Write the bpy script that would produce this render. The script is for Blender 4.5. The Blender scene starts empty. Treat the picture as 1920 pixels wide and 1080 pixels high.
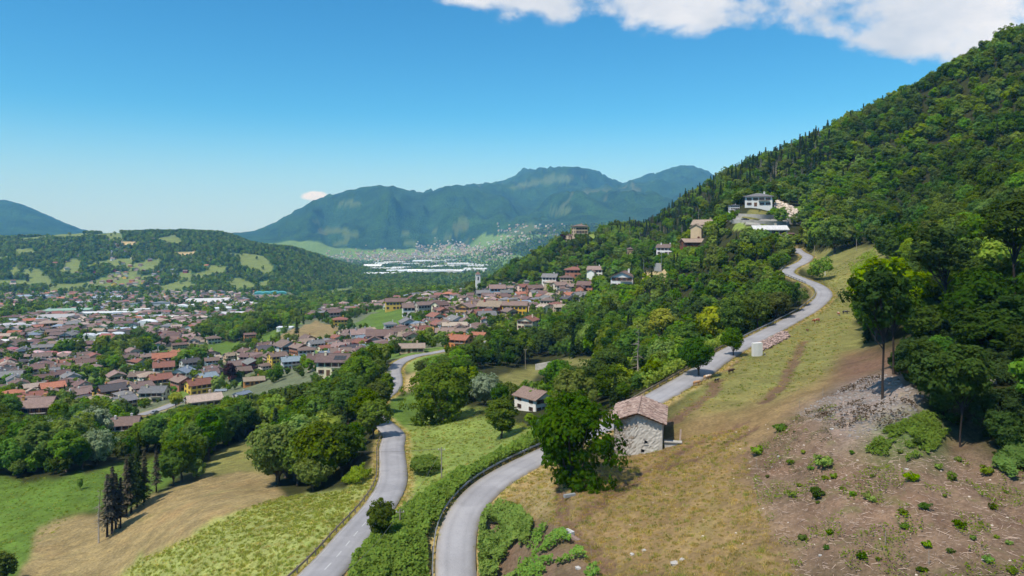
import bpy, math, random
import numpy as np
from mathutils import Vector, Matrix, kdtree
R = math.radians
sc = bpy.context.scene
COL = sc.collection

# ------------------------------------------------------------------ camera, sky, sun, exposure
F = 1371.0            # focal length in pixels of a 1920 wide frame
EYE = 440.0           # row of the eye level in that frame
CAMZ = 200.0          # drone height above the datum of the valley
cam_d = bpy.data.cameras.new('camera'); cam = bpy.data.objects.new('camera', cam_d); COL.objects.link(cam)
cam_d.sensor_fit = 'HORIZONTAL'; cam_d.sensor_width = 36.0; cam_d.lens = 36.0 * F / 1920.0
cam_d.shift_y = -(540.0 - EYE) / 1920.0
cam_d.clip_start = 0.5; cam_d.clip_end = 40000.0
cam.location = (0, 0, CAMZ); cam.rotation_euler = (R(90), 0, 0)
sc.camera = cam

HAZE = 0.000066
SUN_EL, SUN_AZ = R(59), R(224)          # azimuth clockwise from +Y (the view direction)
world = bpy.data.worlds.new('World'); sc.world = world; world.use_nodes = True
nt = world.node_tree; nt.nodes.clear()
def wn(t, **k):
    n = nt.nodes.new(t)
    for a, b in k.items(): setattr(n, a, b)
    return n
def wl(a, b): nt.links.new(a, b)
def wmath(op, a, b=None, c=None):
    n = wn('ShaderNodeMath', operation=op)
    for i, q in enumerate((a, b, c)):
        if q is None: continue
        if isinstance(q, (int, float)): n.inputs[i].default_value = q
        else: wl(q, n.inputs[i])
    return n.outputs[0]
sky = wn('ShaderNodeTexSky', sky_type='NISHITA', sun_disc=False, sun_elevation=SUN_EL, sun_rotation=SUN_AZ,
         altitude=600.0, air_density=1.0, dust_density=0.0, ozone_density=1.0)
hs = wn('ShaderNodeHueSaturation'); hs.inputs['Hue'].default_value = 0.488; hs.inputs['Saturation'].default_value = 1.25; hs.inputs['Value'].default_value = 1.0
wl(sky.outputs[0], hs.inputs['Color'])
bg = wn('ShaderNodeBackground'); bg.inputs['Strength'].default_value = 0.135
wb = wn('ShaderNodeMix', data_type='RGBA', blend_type='MULTIPLY'); wb.inputs[0].default_value = 1.0; wb.inputs[7].default_value = (0.40, 0.87, 1.10, 1)      # cool daylight balance of the photograph
wl(hs.outputs[0], wb.inputs[6]); 
tc = wn('ShaderNodeTexCoord'); sep = wn('ShaderNodeSeparateXYZ'); wl(tc.outputs['Generated'], sep.inputs[0])
low = wn('ShaderNodeMapRange', interpolation_type='SMOOTHSTEP'); low.inputs['From Min'].default_value = 0.17; low.inputs['From Max'].default_value = 0.0; low.inputs['To Max'].default_value = 0.75
wl(sep.outputs[2], low.inputs['Value'])
pale = wn('ShaderNodeMix', data_type='RGBA'); pale.inputs[7].default_value = (4.0, 5.0, 6.5, 1)        # milky air low over the whole horizon
wl(low.outputs[0], pale.inputs[0]); wl(wb.outputs[2], pale.inputs[6]); wl(pale.outputs[2], bg.inputs['Color'])
zz = wmath('MAXIMUM', sep.outputs[2], 0.02)
px = wmath('DIVIDE', sep.outputs[0], zz); py = wmath('DIVIDE', sep.outputs[1], zz)
cmb = wn('ShaderNodeCombineXYZ'); wl(px, cmb.inputs[0]); wl(py, cmb.inputs[1])
n1 = wn('ShaderNodeTexNoise'); n1.inputs['Scale'].default_value = 1.0; n1.inputs['Detail'].default_value = 9.0; n1.inputs['Roughness'].default_value = 0.55; n1.inputs['Distortion'].default_value = 0.15
mp1 = wn('ShaderNodeMapping'); mp1.inputs['Scale'].default_value = (7.0, 7.0, 11.0); wl(tc.outputs['Generated'], mp1.inputs[0]); wl(mp1.outputs[0], n1.inputs['Vector'])
n2 = wn('ShaderNodeTexNoise'); n2.inputs['Scale'].default_value = 1.0; n2.inputs['Detail'].default_value = 6.0; n2.inputs['Roughness'].default_value = 0.6
mp = wn('ShaderNodeMapping'); mp.inputs['Location'].default_value = (3.1, 1.7, 0.4); mp.inputs['Scale'].default_value = (4.0, 4.0, 7.0); wl(tc.outputs['Generated'], mp.inputs[0]); wl(mp.outputs[0], n2.inputs['Vector'])
# a broad bank of cumulus: its far rim lies in front of the camera, it stretches on overhead to the right
rim = wmath('SUBTRACT', wmath('MULTIPLY_ADD', px, 0.36, 3.38), py)            # > 0 on the near side of the rim
back = wmath('SUBTRACT', py, 0.2)
side = wmath('MULTIPLY_ADD', px, 1.6, 0.9)
inside = wmath('MINIMUM', wmath('MINIMUM', rim, back), side)
inside = wmath('MINIMUM', wmath('MULTIPLY', inside, 0.5), 0.13)
yy_ = wmath('MAXIMUM', sep.outputs[1], 0.05)
qa = wmath('DIVIDE', wmath('ADD', wmath('DIVIDE', sep.outputs[0], yy_), 0.268), 0.020); qb = wmath('DIVIDE', wmath('SUBTRACT', wmath('DIVIDE', sep.outputs[2], yy_), 0.053), 0.0065)
puff = wmath('SUBTRACT', 0.20, wmath('MULTIPLY', wmath('ADD', wmath('MULTIPLY', qa, qa), wmath('MULTIPLY', qb, qb)), 0.16))
inside = wmath('MAXIMUM', inside, puff)
dens = wmath('ADD', wmath('SUBTRACT', n1.outputs[0], 0.50), inside)
mr = wn('ShaderNodeMapRange', interpolation_type='SMOOTHERSTEP'); mr.inputs['From Min'].default_value = 0.0; mr.inputs['From Max'].default_value = 0.17
wl(dens, mr.inputs['Value'])
cr = wn('ShaderNodeValToRGB'); cr.color_ramp.elements[0].position = 0.33; cr.color_ramp.elements[0].color = (1.0, 1.0, 1.02, 1)
cr.color_ramp.elements[1].position = 0.66; cr.color_ramp.elements[1].color = (0.56, 0.64, 0.75, 1)
wl(n2.outputs[0], cr.inputs[0])
bg2 = wn('ShaderNodeBackground'); bg2.inputs['Strength'].default_value = 1.0; wl(cr.outputs[0], bg2.inputs['Color'])
mx = wn('ShaderNodeMixShader'); wl(wmath('MULTIPLY', mr.outputs[0], 0.96), mx.inputs[0]); wl(bg.outputs[0], mx.inputs[1]); wl(bg2.outputs[0], mx.inputs[2])
wo = wn('ShaderNodeOutputWorld'); wl(mx.outputs[0], wo.inputs['Surface'])
try: world.cycles.sampling_method = 'MANUAL'; world.cycles.sample_map_resolution = 512
except Exception: pass

sun_d = bpy.data.lights.new('sun', 'SUN'); sun = bpy.data.objects.new('sun', sun_d); COL.objects.link(sun)
sun_d.energy = 4.8; sun_d.angle = R(0.53); sun_d.color = (1.0, 0.955, 0.88)
sdir = Vector((math.sin(SUN_AZ) * math.cos(SUN_EL), math.cos(SUN_AZ) * math.cos(SUN_EL), math.sin(SUN_EL)))
sun.rotation_euler = (-sdir).to_track_quat('-Z', 'Y').to_euler(); sun.location = (0, 0, CAMZ + 50)

sc.view_settings.view_transform = 'Standard'; sc.view_settings.look = 'None'
sc.view_settings.exposure = 0.0; sc.view_settings.gamma = 1.0; sc.view_settings.use_curve_mapping = False
cy = sc.cycles
cy.max_bounces = 5; cy.diffuse_bounces = 2; cy.glossy_bounces = 2; cy.transmission_bounces = 3; cy.volume_bounces = 3; cy.transparent_max_bounces = 6
cy.use_denoising = True; cy.caustics_reflective = False; cy.caustics_refractive = False
try: cy.denoiser = 'OPENIMAGEDENOISE'
except Exception: pass

# ------------------------------------------------------------------ helpers
rng = np.random.default_rng(7); rnd = random.Random(11)
def srgb(r, g, b, k=1.0):
    def c(q):
        q /= 255.0
        return (q / 12.92 if q <= 0.04045 else ((q + 0.055) / 1.055) ** 2.4) * k
    return (c(r), c(g), c(b))
def _h(ix, iy, s):
    n = (ix * 374761393 + iy * 668265263 + s * 974634777) & 0xFFFFFFFF
    n = ((n ^ (n >> 13)) * 1274126177) & 0xFFFFFFFF
    return ((n ^ (n >> 16)) & 0xFFFF) / 65535.0
def vnoise(x, y, s=0):
    x = np.asarray(x, float); y = np.asarray(y, float)
    ix = np.floor(x).astype(np.int64); iy = np.floor(y).astype(np.int64); fx = x - ix; fy = y - iy
    fx = fx * fx * (3 - 2 * fx); fy = fy * fy * (3 - 2 * fy)
    a = _h(ix, iy, s); b = _h(ix + 1, iy, s); c = _h(ix, iy + 1, s); d = _h(ix + 1, iy + 1, s)
    return (a + (b - a) * fx) * (1 - fy) + (c + (d - c) * fx) * fy
def fbm(x, y, s=0, o=4):
    t = 0; a = 0.5; n = 0
    for k in range(o):
        t = t + a * vnoise(x * 2 ** k, y * 2 ** k, s + k); n += a; a *= 0.55
    return t / n
def sstep(a, b, x):
    t = np.clip((x - a) / (b - a), 0, 1); return t * t * (3 - 2 * t)
def pchip(xk, yk, x):
    xk = np.asarray(xk, float); yk = np.asarray(yk, float)
    h = np.diff(xk); d = np.diff(yk) / h; m = np.zeros_like(yk)
    for i in range(1, len(xk) - 1):
        if d[i - 1] * d[i] > 0:
            w1 = 2 * h[i] + h[i - 1]; w2 = h[i] + 2 * h[i - 1]; m[i] = (w1 + w2) / (w1 / d[i - 1] + w2 / d[i])
    m[0] = d[0]; m[-1] = d[-1]
    x = np.clip(x, xk[0], xk[-1]); i = np.clip(np.searchsorted(xk, x) - 1, 0, len(h) - 1)
    t = (x - xk[i]) / h[i]
    return (yk[i] * (1 + 2 * t) * (1 - t) ** 2 + h[i] * m[i] * t * (1 - t) ** 2 + yk[i + 1] * t * t * (3 - 2 * t) + h[i] * m[i + 1] * t * t * (t - 1))
def in_poly(px_, py_, poly):
    inside_ = np.zeros(np.shape(px_), bool); n = len(poly)
    for i in range(n):
        x1, y1 = poly[i]; x2, y2 = poly[(i + 1) % n]
        if y1 == y2: continue
        c = ((y1 > py_) != (y2 > py_)) & (px_ < (x2 - x1) * (py_ - y1) / (y2 - y1) + x1)
        inside_ ^= c
    return inside_
def tag(o, label=None, cat=None, group=None, kind=None):
    if label: o['label'] = label
    if cat: o['category'] = cat
    if group: o['group'] = group
    if kind: o['kind'] = kind
    return o
def link(name, me, mat=None, parent=None, loc=None):
    o = bpy.data.objects.new(name, me); COL.objects.link(o)
    if mat is not None and me is not None:
        for m in (mat if isinstance(mat, (list, tuple)) else [mat]): me.materials.append(m)
    if parent is not None: o.parent = parent
    if loc is not None: o.location = loc
    return o
def empty(name, loc=(0, 0, 0), rz=0.0, s=1.0):
    o = bpy.data.objects.new(name, None); COL.objects.link(o); o.location = loc; o.rotation_euler = (0, 0, rz)
    o.scale = (s, s, s) if isinstance(s, (int, float)) else s
    return o
def mesh_np(name, v, f, mats=None, smooth=False):
    """f : (n,k) array of one polygon size"""
    v = np.asarray(v, np.float32); f = np.asarray(f, np.int32); me = bpy.data.meshes.new(name)
    n, k = f.shape
    me.vertices.add(len(v)); me.vertices.foreach_set('co', v.ravel())
    me.loops.add(n * k); me.loops.foreach_set('vertex_index', f.ravel())
    me.polygons.add(n); me.polygons.foreach_set('loop_start', np.arange(n, dtype=np.int32) * k)
    if smooth: me.polygons.foreach_set('use_smooth', np.ones(n, bool))
    me.update(calc_edges=True)
    for m in (mats or []): me.materials.append(m)
    return me
class MB:
    def __init__(s): s.v = []; s.f = []; s.m = []
    def add(s, vs, fs, mi=0):
        b = len(s.v); s.v += [tuple(q) for q in vs]; s.f += [tuple(b + i for i in q) for q in fs]; s.m += [mi] * len(fs); return s
    def box(s, x0, y0, z0, x1, y1, z1, mi=0, M=None):
        vs = [(x0, y0, z0), (x1, y0, z0), (x1, y1, z0), (x0, y1, z0), (x0, y0, z1), (x1, y0, z1), (x1, y1, z1), (x0, y1, z1)]
        if M is not None: vs = [M @ Vector(q) for q in vs]
        return s.add(vs, [(0, 3, 2, 1), (4, 5, 6, 7), (0, 1, 5, 4), (1, 2, 6, 5), (2, 3, 7, 6), (3, 0, 4, 7)], mi)
    def slab(s, top, th, mi=0):
        """polygon extruded downwards"""
        n = len(top); vs = [tuple(q) for q in top] + [(q[0], q[1], q[2] - th) for q in top]
        fs = [tuple(range(n)), tuple(range(2 * n - 1, n - 1, -1))] + [(i, i + n, (i + 1) % n + n, (i + 1) % n) for i in range(n)]
        return s.add(vs, fs, mi)
    def tube(s, pts, rad, k=6, mi=0, cap=True):
        pts = [Vector(p) for p in pts]; n = len(pts); vs = []
        for i, p in enumerate(pts):
            d = (pts[min(i + 1, n - 1)] - pts[max(i - 1, 0)]).normalized()
            a = d.cross(Vector((0, 0, 1)) if abs(d.z) < 0.9 else Vector((1, 0, 0))).normalized(); b = d.cross(a)
            r = rad[i] if isinstance(rad, (list, tuple)) else rad
            vs += [p + (a * math.cos(2 * math.pi * j / k) + b * math.sin(2 * math.pi * j / k)) * r for j in range(k)]
        fs = [(i * k + j, i * k + (j + 1) % k, (i + 1) * k + (j + 1) % k, (i + 1) * k + j) for i in range(n - 1) for j in range(k)]
        if cap: fs += [tuple(range(k)), tuple(range(n * k - 1, (n - 1) * k - 1, -1))]
        return s.add(vs, fs, mi)
    def mesh(s, name, mats=None, smooth=False):
        me = bpy.data.meshes.new(name); me.from_pydata(s.v, [], s.f); me.update()
        for m in (mats or []): me.materials.append(m)
        if any(s.m): me.polygons.foreach_set('material_index', s.m)
        if smooth: me.polygons.foreach_set('use_smooth', [True] * len(s.f))
        return me
    def build(s, name, mat, parent=None, smooth=False, loc=None):
        return link(name, s.mesh(name, mat if isinstance(mat, (list, tuple)) else [mat], smooth), None, parent, loc)

# ------------------------------------------------------------------ terrain : profiles of the valley, one per bearing
# each column: bearing u (frame column), then (forward distance, frame row of the ground) from near to far
LAY = {
 -700: [(150,1085),(220,900),(260,860),(300,820),(360,775),(500,702),(850,610),(1000,597),(1750,546),(3000,405),(3800,440),(5600,440),(8000,350),(9000,370),(10500,380)],
 0:    [(122,1085),(150,985),(180,905),(230,840),(330,780),(480,702),(820,615),(1000,596),(1750,546),(2900,444),(3800,462),(6000,445),(8500,374),(9500,390),(11000,400)],
 200:  [(118,1085),(140,985),(185,880),(240,836),(310,800),(480,705),(820,617),(1000,598),(1750,548),(2900,436),(3800,458),(6000,450),(8500,440),(9500,441),(11000,442)],
 400:  [(97,1085),(125,960),(160,900),(230,825),(310,765),(450,705),(800,618),(1000,598),(1700,551),(2900,436),(3800,462),(6000,450),(8000,441),(9500,441),(11000,442)],
 470:  [(93,1085),(117,970),(155,900),(230,812),(312,748),(460,685),(750,614),(980,595),(1680,552),(2850,451),(3750,470),(6000,455),(8000,436),(9300,440),(10800,441)],
 560:  [(88,1085),(108,985),(150,900),(230,800),(320,720),(470,655),(680,607),(950,590),(1650,553),(2800,468),(3700,480),(6000,462),(7800,396),(8800,420),(10500,436)],
 640:  [(85,1085),(105,980),(150,880),(225,775),(310,700),(470,652),(720,600),(960,580),(1620,552),(2700,500),(3700,498),(5800,478),(7600,360),(8600,390),(10200,400)],
 700:  [(86,1085),(103,980),(150,850),(215,752),(300,684),(480,645),(760,590),(1000,572),(1600,550),(2700,514),(3700,503),(5600,485),(7500,346),(8400,380),(10000,385)],
 800:  [(88,1085),(104,967),(150,842),(195,778),(320,664),(480,628),(700,578),(850,558),(1500,547),(2600,517),(3600,503),(5700,476),(7500,362),(8300,388),(10000,388)],
 860:  [(85,1085),(103,945),(145,842),(190,775),(325,664),(490,616),(710,569),(850,552),(1400,552),(2600,518),(3600,502),(5600,472),(7500,348),(8300,380),(10000,378)],
 900:  [(80,1085),(104,922),(140,846),(185,775),(330,664),(500,605),(720,560),(890,543),(1300,562),(2600,520),(3500,500),(5400,462),(7500,364),(8300,376),(10000,354)],
 1000: [(75,1085),(112,866),(140,812),(195,768),(330,672),(520,590),(690,548),(860,487),(1300,540),(2600,520),(3500,490),(5000,436),(7500,392),(8300,372),(9700,319)],
 1100: [(71,1085),(114,832),(135,794),(200,728),(330,645),(500,578),(650,526),(830,440),(1300,500),(2600,510),(3500,470),(5000,425),(7500,382),(8300,368),(9800,321)],
 1200: [(68,1085),(103,862),(128,765),(200,700),(320,616),(450,540),(650,475),(850,430),(1300,480),(2600,500),(3500,470),(5000,420),(7500,370),(8300,365),(10500,337)],
 1300: [(65,1085),(102,840),(140,712),(210,668),(320,580),(420,480),(600,425),(800,366),(1300,450),(2600,480),(3500,470),(5000,420),(7500,370),(8300,360),(10500,327)],
 1400: [(62,1085),(103,805),(170,656),(235,618),(320,532),(400,408),(560,352),(740,315),(1200,440),(2600,480),(3500,470),(5000,420),(7500,380),(8300,380),(10500,360)],
 1500: [(60,1085),(98,782),(160,660),(212,592),(340,486),(420,412),(540,342),(680,273),(1200,420),(2600,470),(3500,460),(5000,420),(7500,380),(8300,380),(10500,360)],
 1600: [(58,1085),(93,768),(150,655),(240,552),(300,478),(400,402),(520,303),(620,226),(1200,400),(2600,450),(3500,450),(5000,420),(7500,380),(8300,380),(10500,360)],
 1700: [(57,1085),(88,755),(125,650),(190,555),(270,460),(370,368),(480,253),(570,178),(1200,380),(2600,430),(3500,440),(5000,420),(7500,380),(8300,380),(10500,360)],
 1800: [(55,1085),(80,832),(105,680),(160,545),(230,445),(330,332),(450,204),(520,126),(1200,350),(2600,420),(3500,430),(5000,420),(7500,380),(8300,380),(10500,360)],
 1920: [(54,1085),(78,840),(100,680),(150,520),(210,405),(300,293),(400,165),(480,66),(1200,300),(2600,400),(3500,420),(5000,420),(7500,380),(8300,380),(10500,360)],
 2700: [(45,1085),(60,830),(75,660),(110,490),(150,350),(220,210),(300,70),(370,-50),(1200,200),(2600,350),(3500,400),(5000,420),(7500,380),(8300,380),(10500,360)],
}
LAY[1150] = [((a[0] + b[0]) / 2, (a[1] + b[1]) / 2) for a, b in zip(LAY[1100], LAY[1200])]; LAY[1150][14] = (10200, 345)
LAY[950] = [((a[0] + b[0]) / 2, (a[1] + b[1]) / 2) for a, b in zip(LAY[900], LAY[1000])]; LAY[950][14] = (9850, 333)
US = np.concatenate([np.arange(-880, -60, 20.0), np.arange(-60, 1981, 3.5), np.arange(1990, 2860, 20.0)])
YS = np.concatenate([np.geomspace(9, 40, 24, endpoint=False), np.geomspace(40, 420, 270, endpoint=False),
                     np.geomspace(420, 2100, 150, endpoint=False), np.geomspace(2100, 12200, 140)])
LY = np.log(YS); NU, NY = len(US), len(YS)
cu = np.array(sorted(LAY)); NK = len(LAY[0])
LK = np.stack([pchip(cu, [math.log(LAY[c][k][0]) for c in cu], US) for k in range(NK)])
VK = np.stack([pchip(cu, [LAY[c][k][1] for c in cu], US) for k in range(NK)])
V = np.zeros((NU, NY))
for i, u in enumerate(US):
    z0 = -31 + 0.36 * 12 * (u - 960) / F
    lx = np.concatenate([[math.log(9.0), math.log(30.0)], LK[:, i], [math.log(12700)]])
    vx = np.concatenate([[EYE - (z0) * F / 9.0, EYE - (z0 * 0.75 + 0.25 * (EYE - VK[0, i]) * math.exp(LK[0, i]) / F) * F / 30.0], VK[:, i], [440]])
    zx = (EYE - vx) / F                              # tangent of elevation
    V[i] = pchip(lx, zx, LY)
for _ in range(3):                                    # soften the creases between profiles
    V[1:-1] = 0.25 * V[:-2] + 0.5 * V[1:-1] + 0.25 * V[2:]
    V[:, 1:-1] = 0.25 * V[:, :-2] + 0.5 * V[:, 1:-1] + 0.25 * V[:, 2:]
GX = (US[:, None] - 960) / F * YS[None, :]; GY = np.broadcast_to(YS[None, :], GX.shape)
GZ = V * GY + CAMZ
wN = sstep(25, 60, GY) * (1 - sstep(420, 700, GY))
GZ += wN * ((fbm(GX / 9, GY / 9, 3, 3) - 0.5) * 0.7 + (fbm(GX / 34, GY / 34, 5, 2) - 0.5) * 1.6)
wC = sstep(1380, 1480, US[:, None] + 0 * GY) * sstep(30, 50, GY) * (1 - sstep(95, 130, GY))
GZ += wC * ((fbm(GX / 4.5, GY / 4.5, 51, 4) - 0.5) * 1.5 - np.clip(np.abs(2 * fbm(GX / 13, GY / 30, 53, 2) - 1), 0, .18) * -3.0 - .5)      # gullies and hummocks of the cleared slope
wH = sstep(1750, 2200, GY) * (1 - sstep(3600, 4200, GY))
GZ += wH * (fbm(GX / 330, GY / 330, 9, 4) - 0.5) * 44
wM = sstep(5200, 6500, GY) * (0.12 + 0.88 * sstep(470, 620, US[:, None] + 0 * GY))
for kc in (12, 14): wM = wM * (1 - 0.93 * np.exp(-((LY[None, :] - LK[kc][:, None]) / 0.055) ** 2))          # spurs and gullies die out on the crests
GZ += wM * ((1 - np.abs(2 * fbm(GX / 1500, GY / 1900, 21, 4) - 1)) - 0.66) * 300
GZ += wM * ((1 - np.abs(2 * fbm(GX / 520 + GY / 2600, GY / 1700, 23, 4) - 1)) - 0.7) * 400
GZ += sstep(5200, 6000, GY) * (fbm(GX / 85, GY / 120, 29, 3) - 0.5) * 34
wF = sstep(480, 560, GY) * (1 - sstep(1000, 1300, GY)) * sstep(1100, 1300, US[:, None] + 0 * GY)
GZ += wF * (fbm(GX / 60, GY / 60, 31, 3) - 0.5) * 9

# ------------------------------------------------------------------ road courses: (frame column, frame row, forward distance)
def smooth_path(P, step=1.0):
    P = np.array(P, float); d = np.r_[0, np.cumsum(np.linalg.norm(np.diff(P, axis=0), axis=1))]
    t = np.arange(0, d[-1], step)
    def cr(a):
        m = np.gradient(a, d); i = np.clip(np.searchsorted(d, t, 'right') - 1, 0, len(d) - 2); h = d[i + 1] - d[i]; s = (t - d[i]) / h
        return a[i] * (1 + 2 * s) * (1 - s) ** 2 + h * m[i] * s * (1 - s) ** 2 + a[i + 1] * s * s * (3 - 2 * s) + h * m[i + 1] * s * s * (s - 1)
    Q = np.stack([cr(P[:, k]) for k in range(3)], 1)
    for _ in range(4): Q[1:-1] = 0.25 * Q[:-2] + 0.5 * Q[1:-1] + 0.25 * Q[2:]
    return Q
def frame_pt(u, v, Y): return (Y * (u - 960) / F, Y, CAMZ + Y * (EYE - v) / F)
UPPER = smooth_path([frame_pt(*p) for p in [(858,1120,84),(854,1060,88.5),(857,1005,93),(872,960,98),(905,920,103),(955,885,109),(1010,857,114),(1075,826,119),(1150,790,123),(1225,748,129),(1295,708,141),
                     (1360,664,163),(1420,633,182),(1478,603,204),(1528,573,226),(1546,553,240),(1535,537,256),(1500,522,276),(1478,512,292),(1484,502,308),(1508,490,325),(1514,480,342),(1500,473,358),(1492,466,372)]])
LOWER = smooth_path([frame_pt(*p) for p in [(545,1130,78),(610,1068,86),(668,1000,99),(712,948,112),(735,905,125),(736,865,139),(734,840,149),(738,815,162),(728,803,170),(711,788,183),(700,770,197),(708,751,214),(726,738,227),(739,724,240),(741,709,254),(739,694,271),(752,678,292),
                     (780,667,312),(815,661,328),(860,652,350),(905,643,372),(960,628,400),(1010,610,430)]])
TOWNR = smooth_path([frame_pt(*p) for p in [(262,778,330),(300,767,345),(335,754,362),(385,743,385),(440,736,400),(520,722,410),(590,708,405)]])
ROADS = [(UPPER, 2.45), (LOWER, 2.55), (TOWNR, 2.6)]
kd = kdtree.KDTree(sum(len(q[0]) for q in ROADS)); _ri = []
for P, hw in ROADS:
    for q in P: kd.insert(Vector((q[0], q[1], 0)), len(_ri)); _ri.append((q[2], hw))
kd.balance()
RD = np.full(GX.shape, 99.0); RZ = GZ.copy()
jj = np.where((YS > 60) & (YS < 450))[0]
allp = np.concatenate([r[0] for r in ROADS])
# only test vertices that can be within reach of a road
for j in jj:
    near = allp[np.abs(allp[:, 1] - YS[j]) < 16]
    if not len(near): continue
    x0, x1 = near[:, 0].min() - 16, near[:, 0].max() + 16
    for i in np.where((GX[:, j] > x0) & (GX[:, j] < x1))[0]:
        co, idx, d = kd.find(Vector((GX[i, j], YS[j], 0)))
        if d < 15: RD[i, j] = d - _ri[idx][1]; RZ[i, j] = _ri[idx][0]
wr = 1 - sstep(0.7, 9.0, RD)
GZ = GZ * (1 - wr) + (RZ - 0.22) * wr

def grid_ix(x, y):
    y = np.clip(np.asarray(y, float), YS[0], YS[-1] * 0.999); u = np.clip(960 + F * np.asarray(x, float) / y, US[0], US[-1] - 0.01)
    i = np.clip(np.searchsorted(US, u, 'right') - 1, 0, NU - 2); j = np.clip(np.searchsorted(YS, y, 'right') - 1, 0, NY - 2)
    return u, y, i, j, (u - US[i]) / (US[i + 1] - US[i]), (y - YS[j]) / (YS[j + 1] - YS[j])
def bil(A, x, y):
    u, y, i, j, a, b = grid_ix(x, y)
    return (A[i, j] * (1 - a) + A[i + 1, j] * a) * (1 - b) + (A[i, j + 1] * (1 - a) + A[i + 1, j + 1] * a) * b
def H(x, y):
    return bil(GZ, x, y)
GV = EYE - (GZ - CAMZ) / GY * F                        # frame row of each ground vertex
HOR = np.minimum.accumulate(GV, axis=1)                # skyline of the ground up to that distance
def at(u, v, y0=30.0, y1=12000.0):
    """point of the ground that is seen at frame (u,v), no nearer than y0"""
    i = int(np.clip(np.searchsorted(US, u), 0, NU - 1)); col = GV[i]; js = np.where((YS >= y0) & (YS <= y1))[0]
    hit = js[0]
    for j in js:
        if col[j] <= v: hit = j; break
    else: hit = js[np.argmin(np.abs(col[js] - v))]
    a = max(hit - 1, js[0]); va, vb = col[a], col[hit]
    t = 0 if va == vb else min(1, max(0, (va - v) / (va - vb)))
    Y = YS[a] + (YS[hit] - YS[a]) * t; X = Y * (u - 960) / F
    return Vector((X, Y, float(H(X, Y))))
def uv_of(x, y, z): return 960 + F * x / y, EYE - (z - CAMZ) / y * F

# ------------------------------------------------------------------ materials
class NT:
    def __init__(s, name):
        s.mat = bpy.data.materials.new(name); s.mat.use_nodes = True; s.t = s.mat.node_tree; s.t.nodes.clear()
    def n(s, t, inp=None, **k):
        q = s.t.nodes.new(t)
        for a, b in k.items(): setattr(q, a, b)
        for a, b in (inp or {}).items(): s.put(q.inputs[a], b)
        return q
    def put(s, sock, b):
        if hasattr(b, 'is_linked') or isinstance(b, bpy.types.NodeSocket): s.t.links.new(b, sock)
        else:
            if isinstance(b, tuple) and len(b) == 3 and sock.type == 'RGBA': b = b + (1,)
            sock.default_value = b
    def math(s, op, a, b=0.0, c=0.0, clamp=False):
        q = s.n('ShaderNodeMath', operation=op, use_clamp=clamp)
        for i, e in enumerate((a, b, c)): s.put(q.inputs[i], e)
        return q.outputs[0]
    def mix(s, f, a, b, blend='MIX'):
        q = s.n('ShaderNodeMix', data_type='RGBA', blend_type=blend)
        s.put(q.inputs[0], f); s.put(q.inputs[6], a); s.put(q.inputs[7], b); return q.outputs[2]
    def noise(s, vec, scale, detail=3.0, rough=0.55, out=0):
        q = s.n('ShaderNodeTexNoise', {'Scale': scale, 'Detail': detail, 'Roughness': rough}); s.t.links.new(vec, q.inputs['Vector']); return q.outputs[out]
    def ramp(s, v, a, b, lo=0.0, hi=1.0):
        q = s.n('ShaderNodeMapRange', {'Value': v, 'From Min': a, 'From Max': b, 'To Min': lo, 'To Max': hi}); return q.outputs[0]
    def pos(s): return s.n('ShaderNodeNewGeometry').outputs['Position']
    def obj(s): return s.n('ShaderNodeTexCoord').outputs['Object']
    def out(s, surf, vol=None):
        o = s.n('ShaderNodeOutputMaterial')
        if surf is not None: s.t.links.new(surf, o.inputs['Surface'])
        if vol is not None: s.t.links.new(vol, o.inputs['Volume'])
        return s.mat
    def bsdf(s, col, rough=0.85, spec=0.2, normal=None, metal=0.0):
        q = s.n('ShaderNodeBsdfPrincipled', {'Base Color': col, 'Roughness': rough, 'Specular IOR Level': spec, 'Metallic': metal})
        if normal is not None: s.t.links.new(normal, q.inputs['Normal'])
        return q.outputs[0]
    def bump(s, h, st=0.5, dist=0.1):
        return s.n('ShaderNodeBump', {'Height': h, 'Strength': st, 'Distance': dist}).outputs[0]

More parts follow.
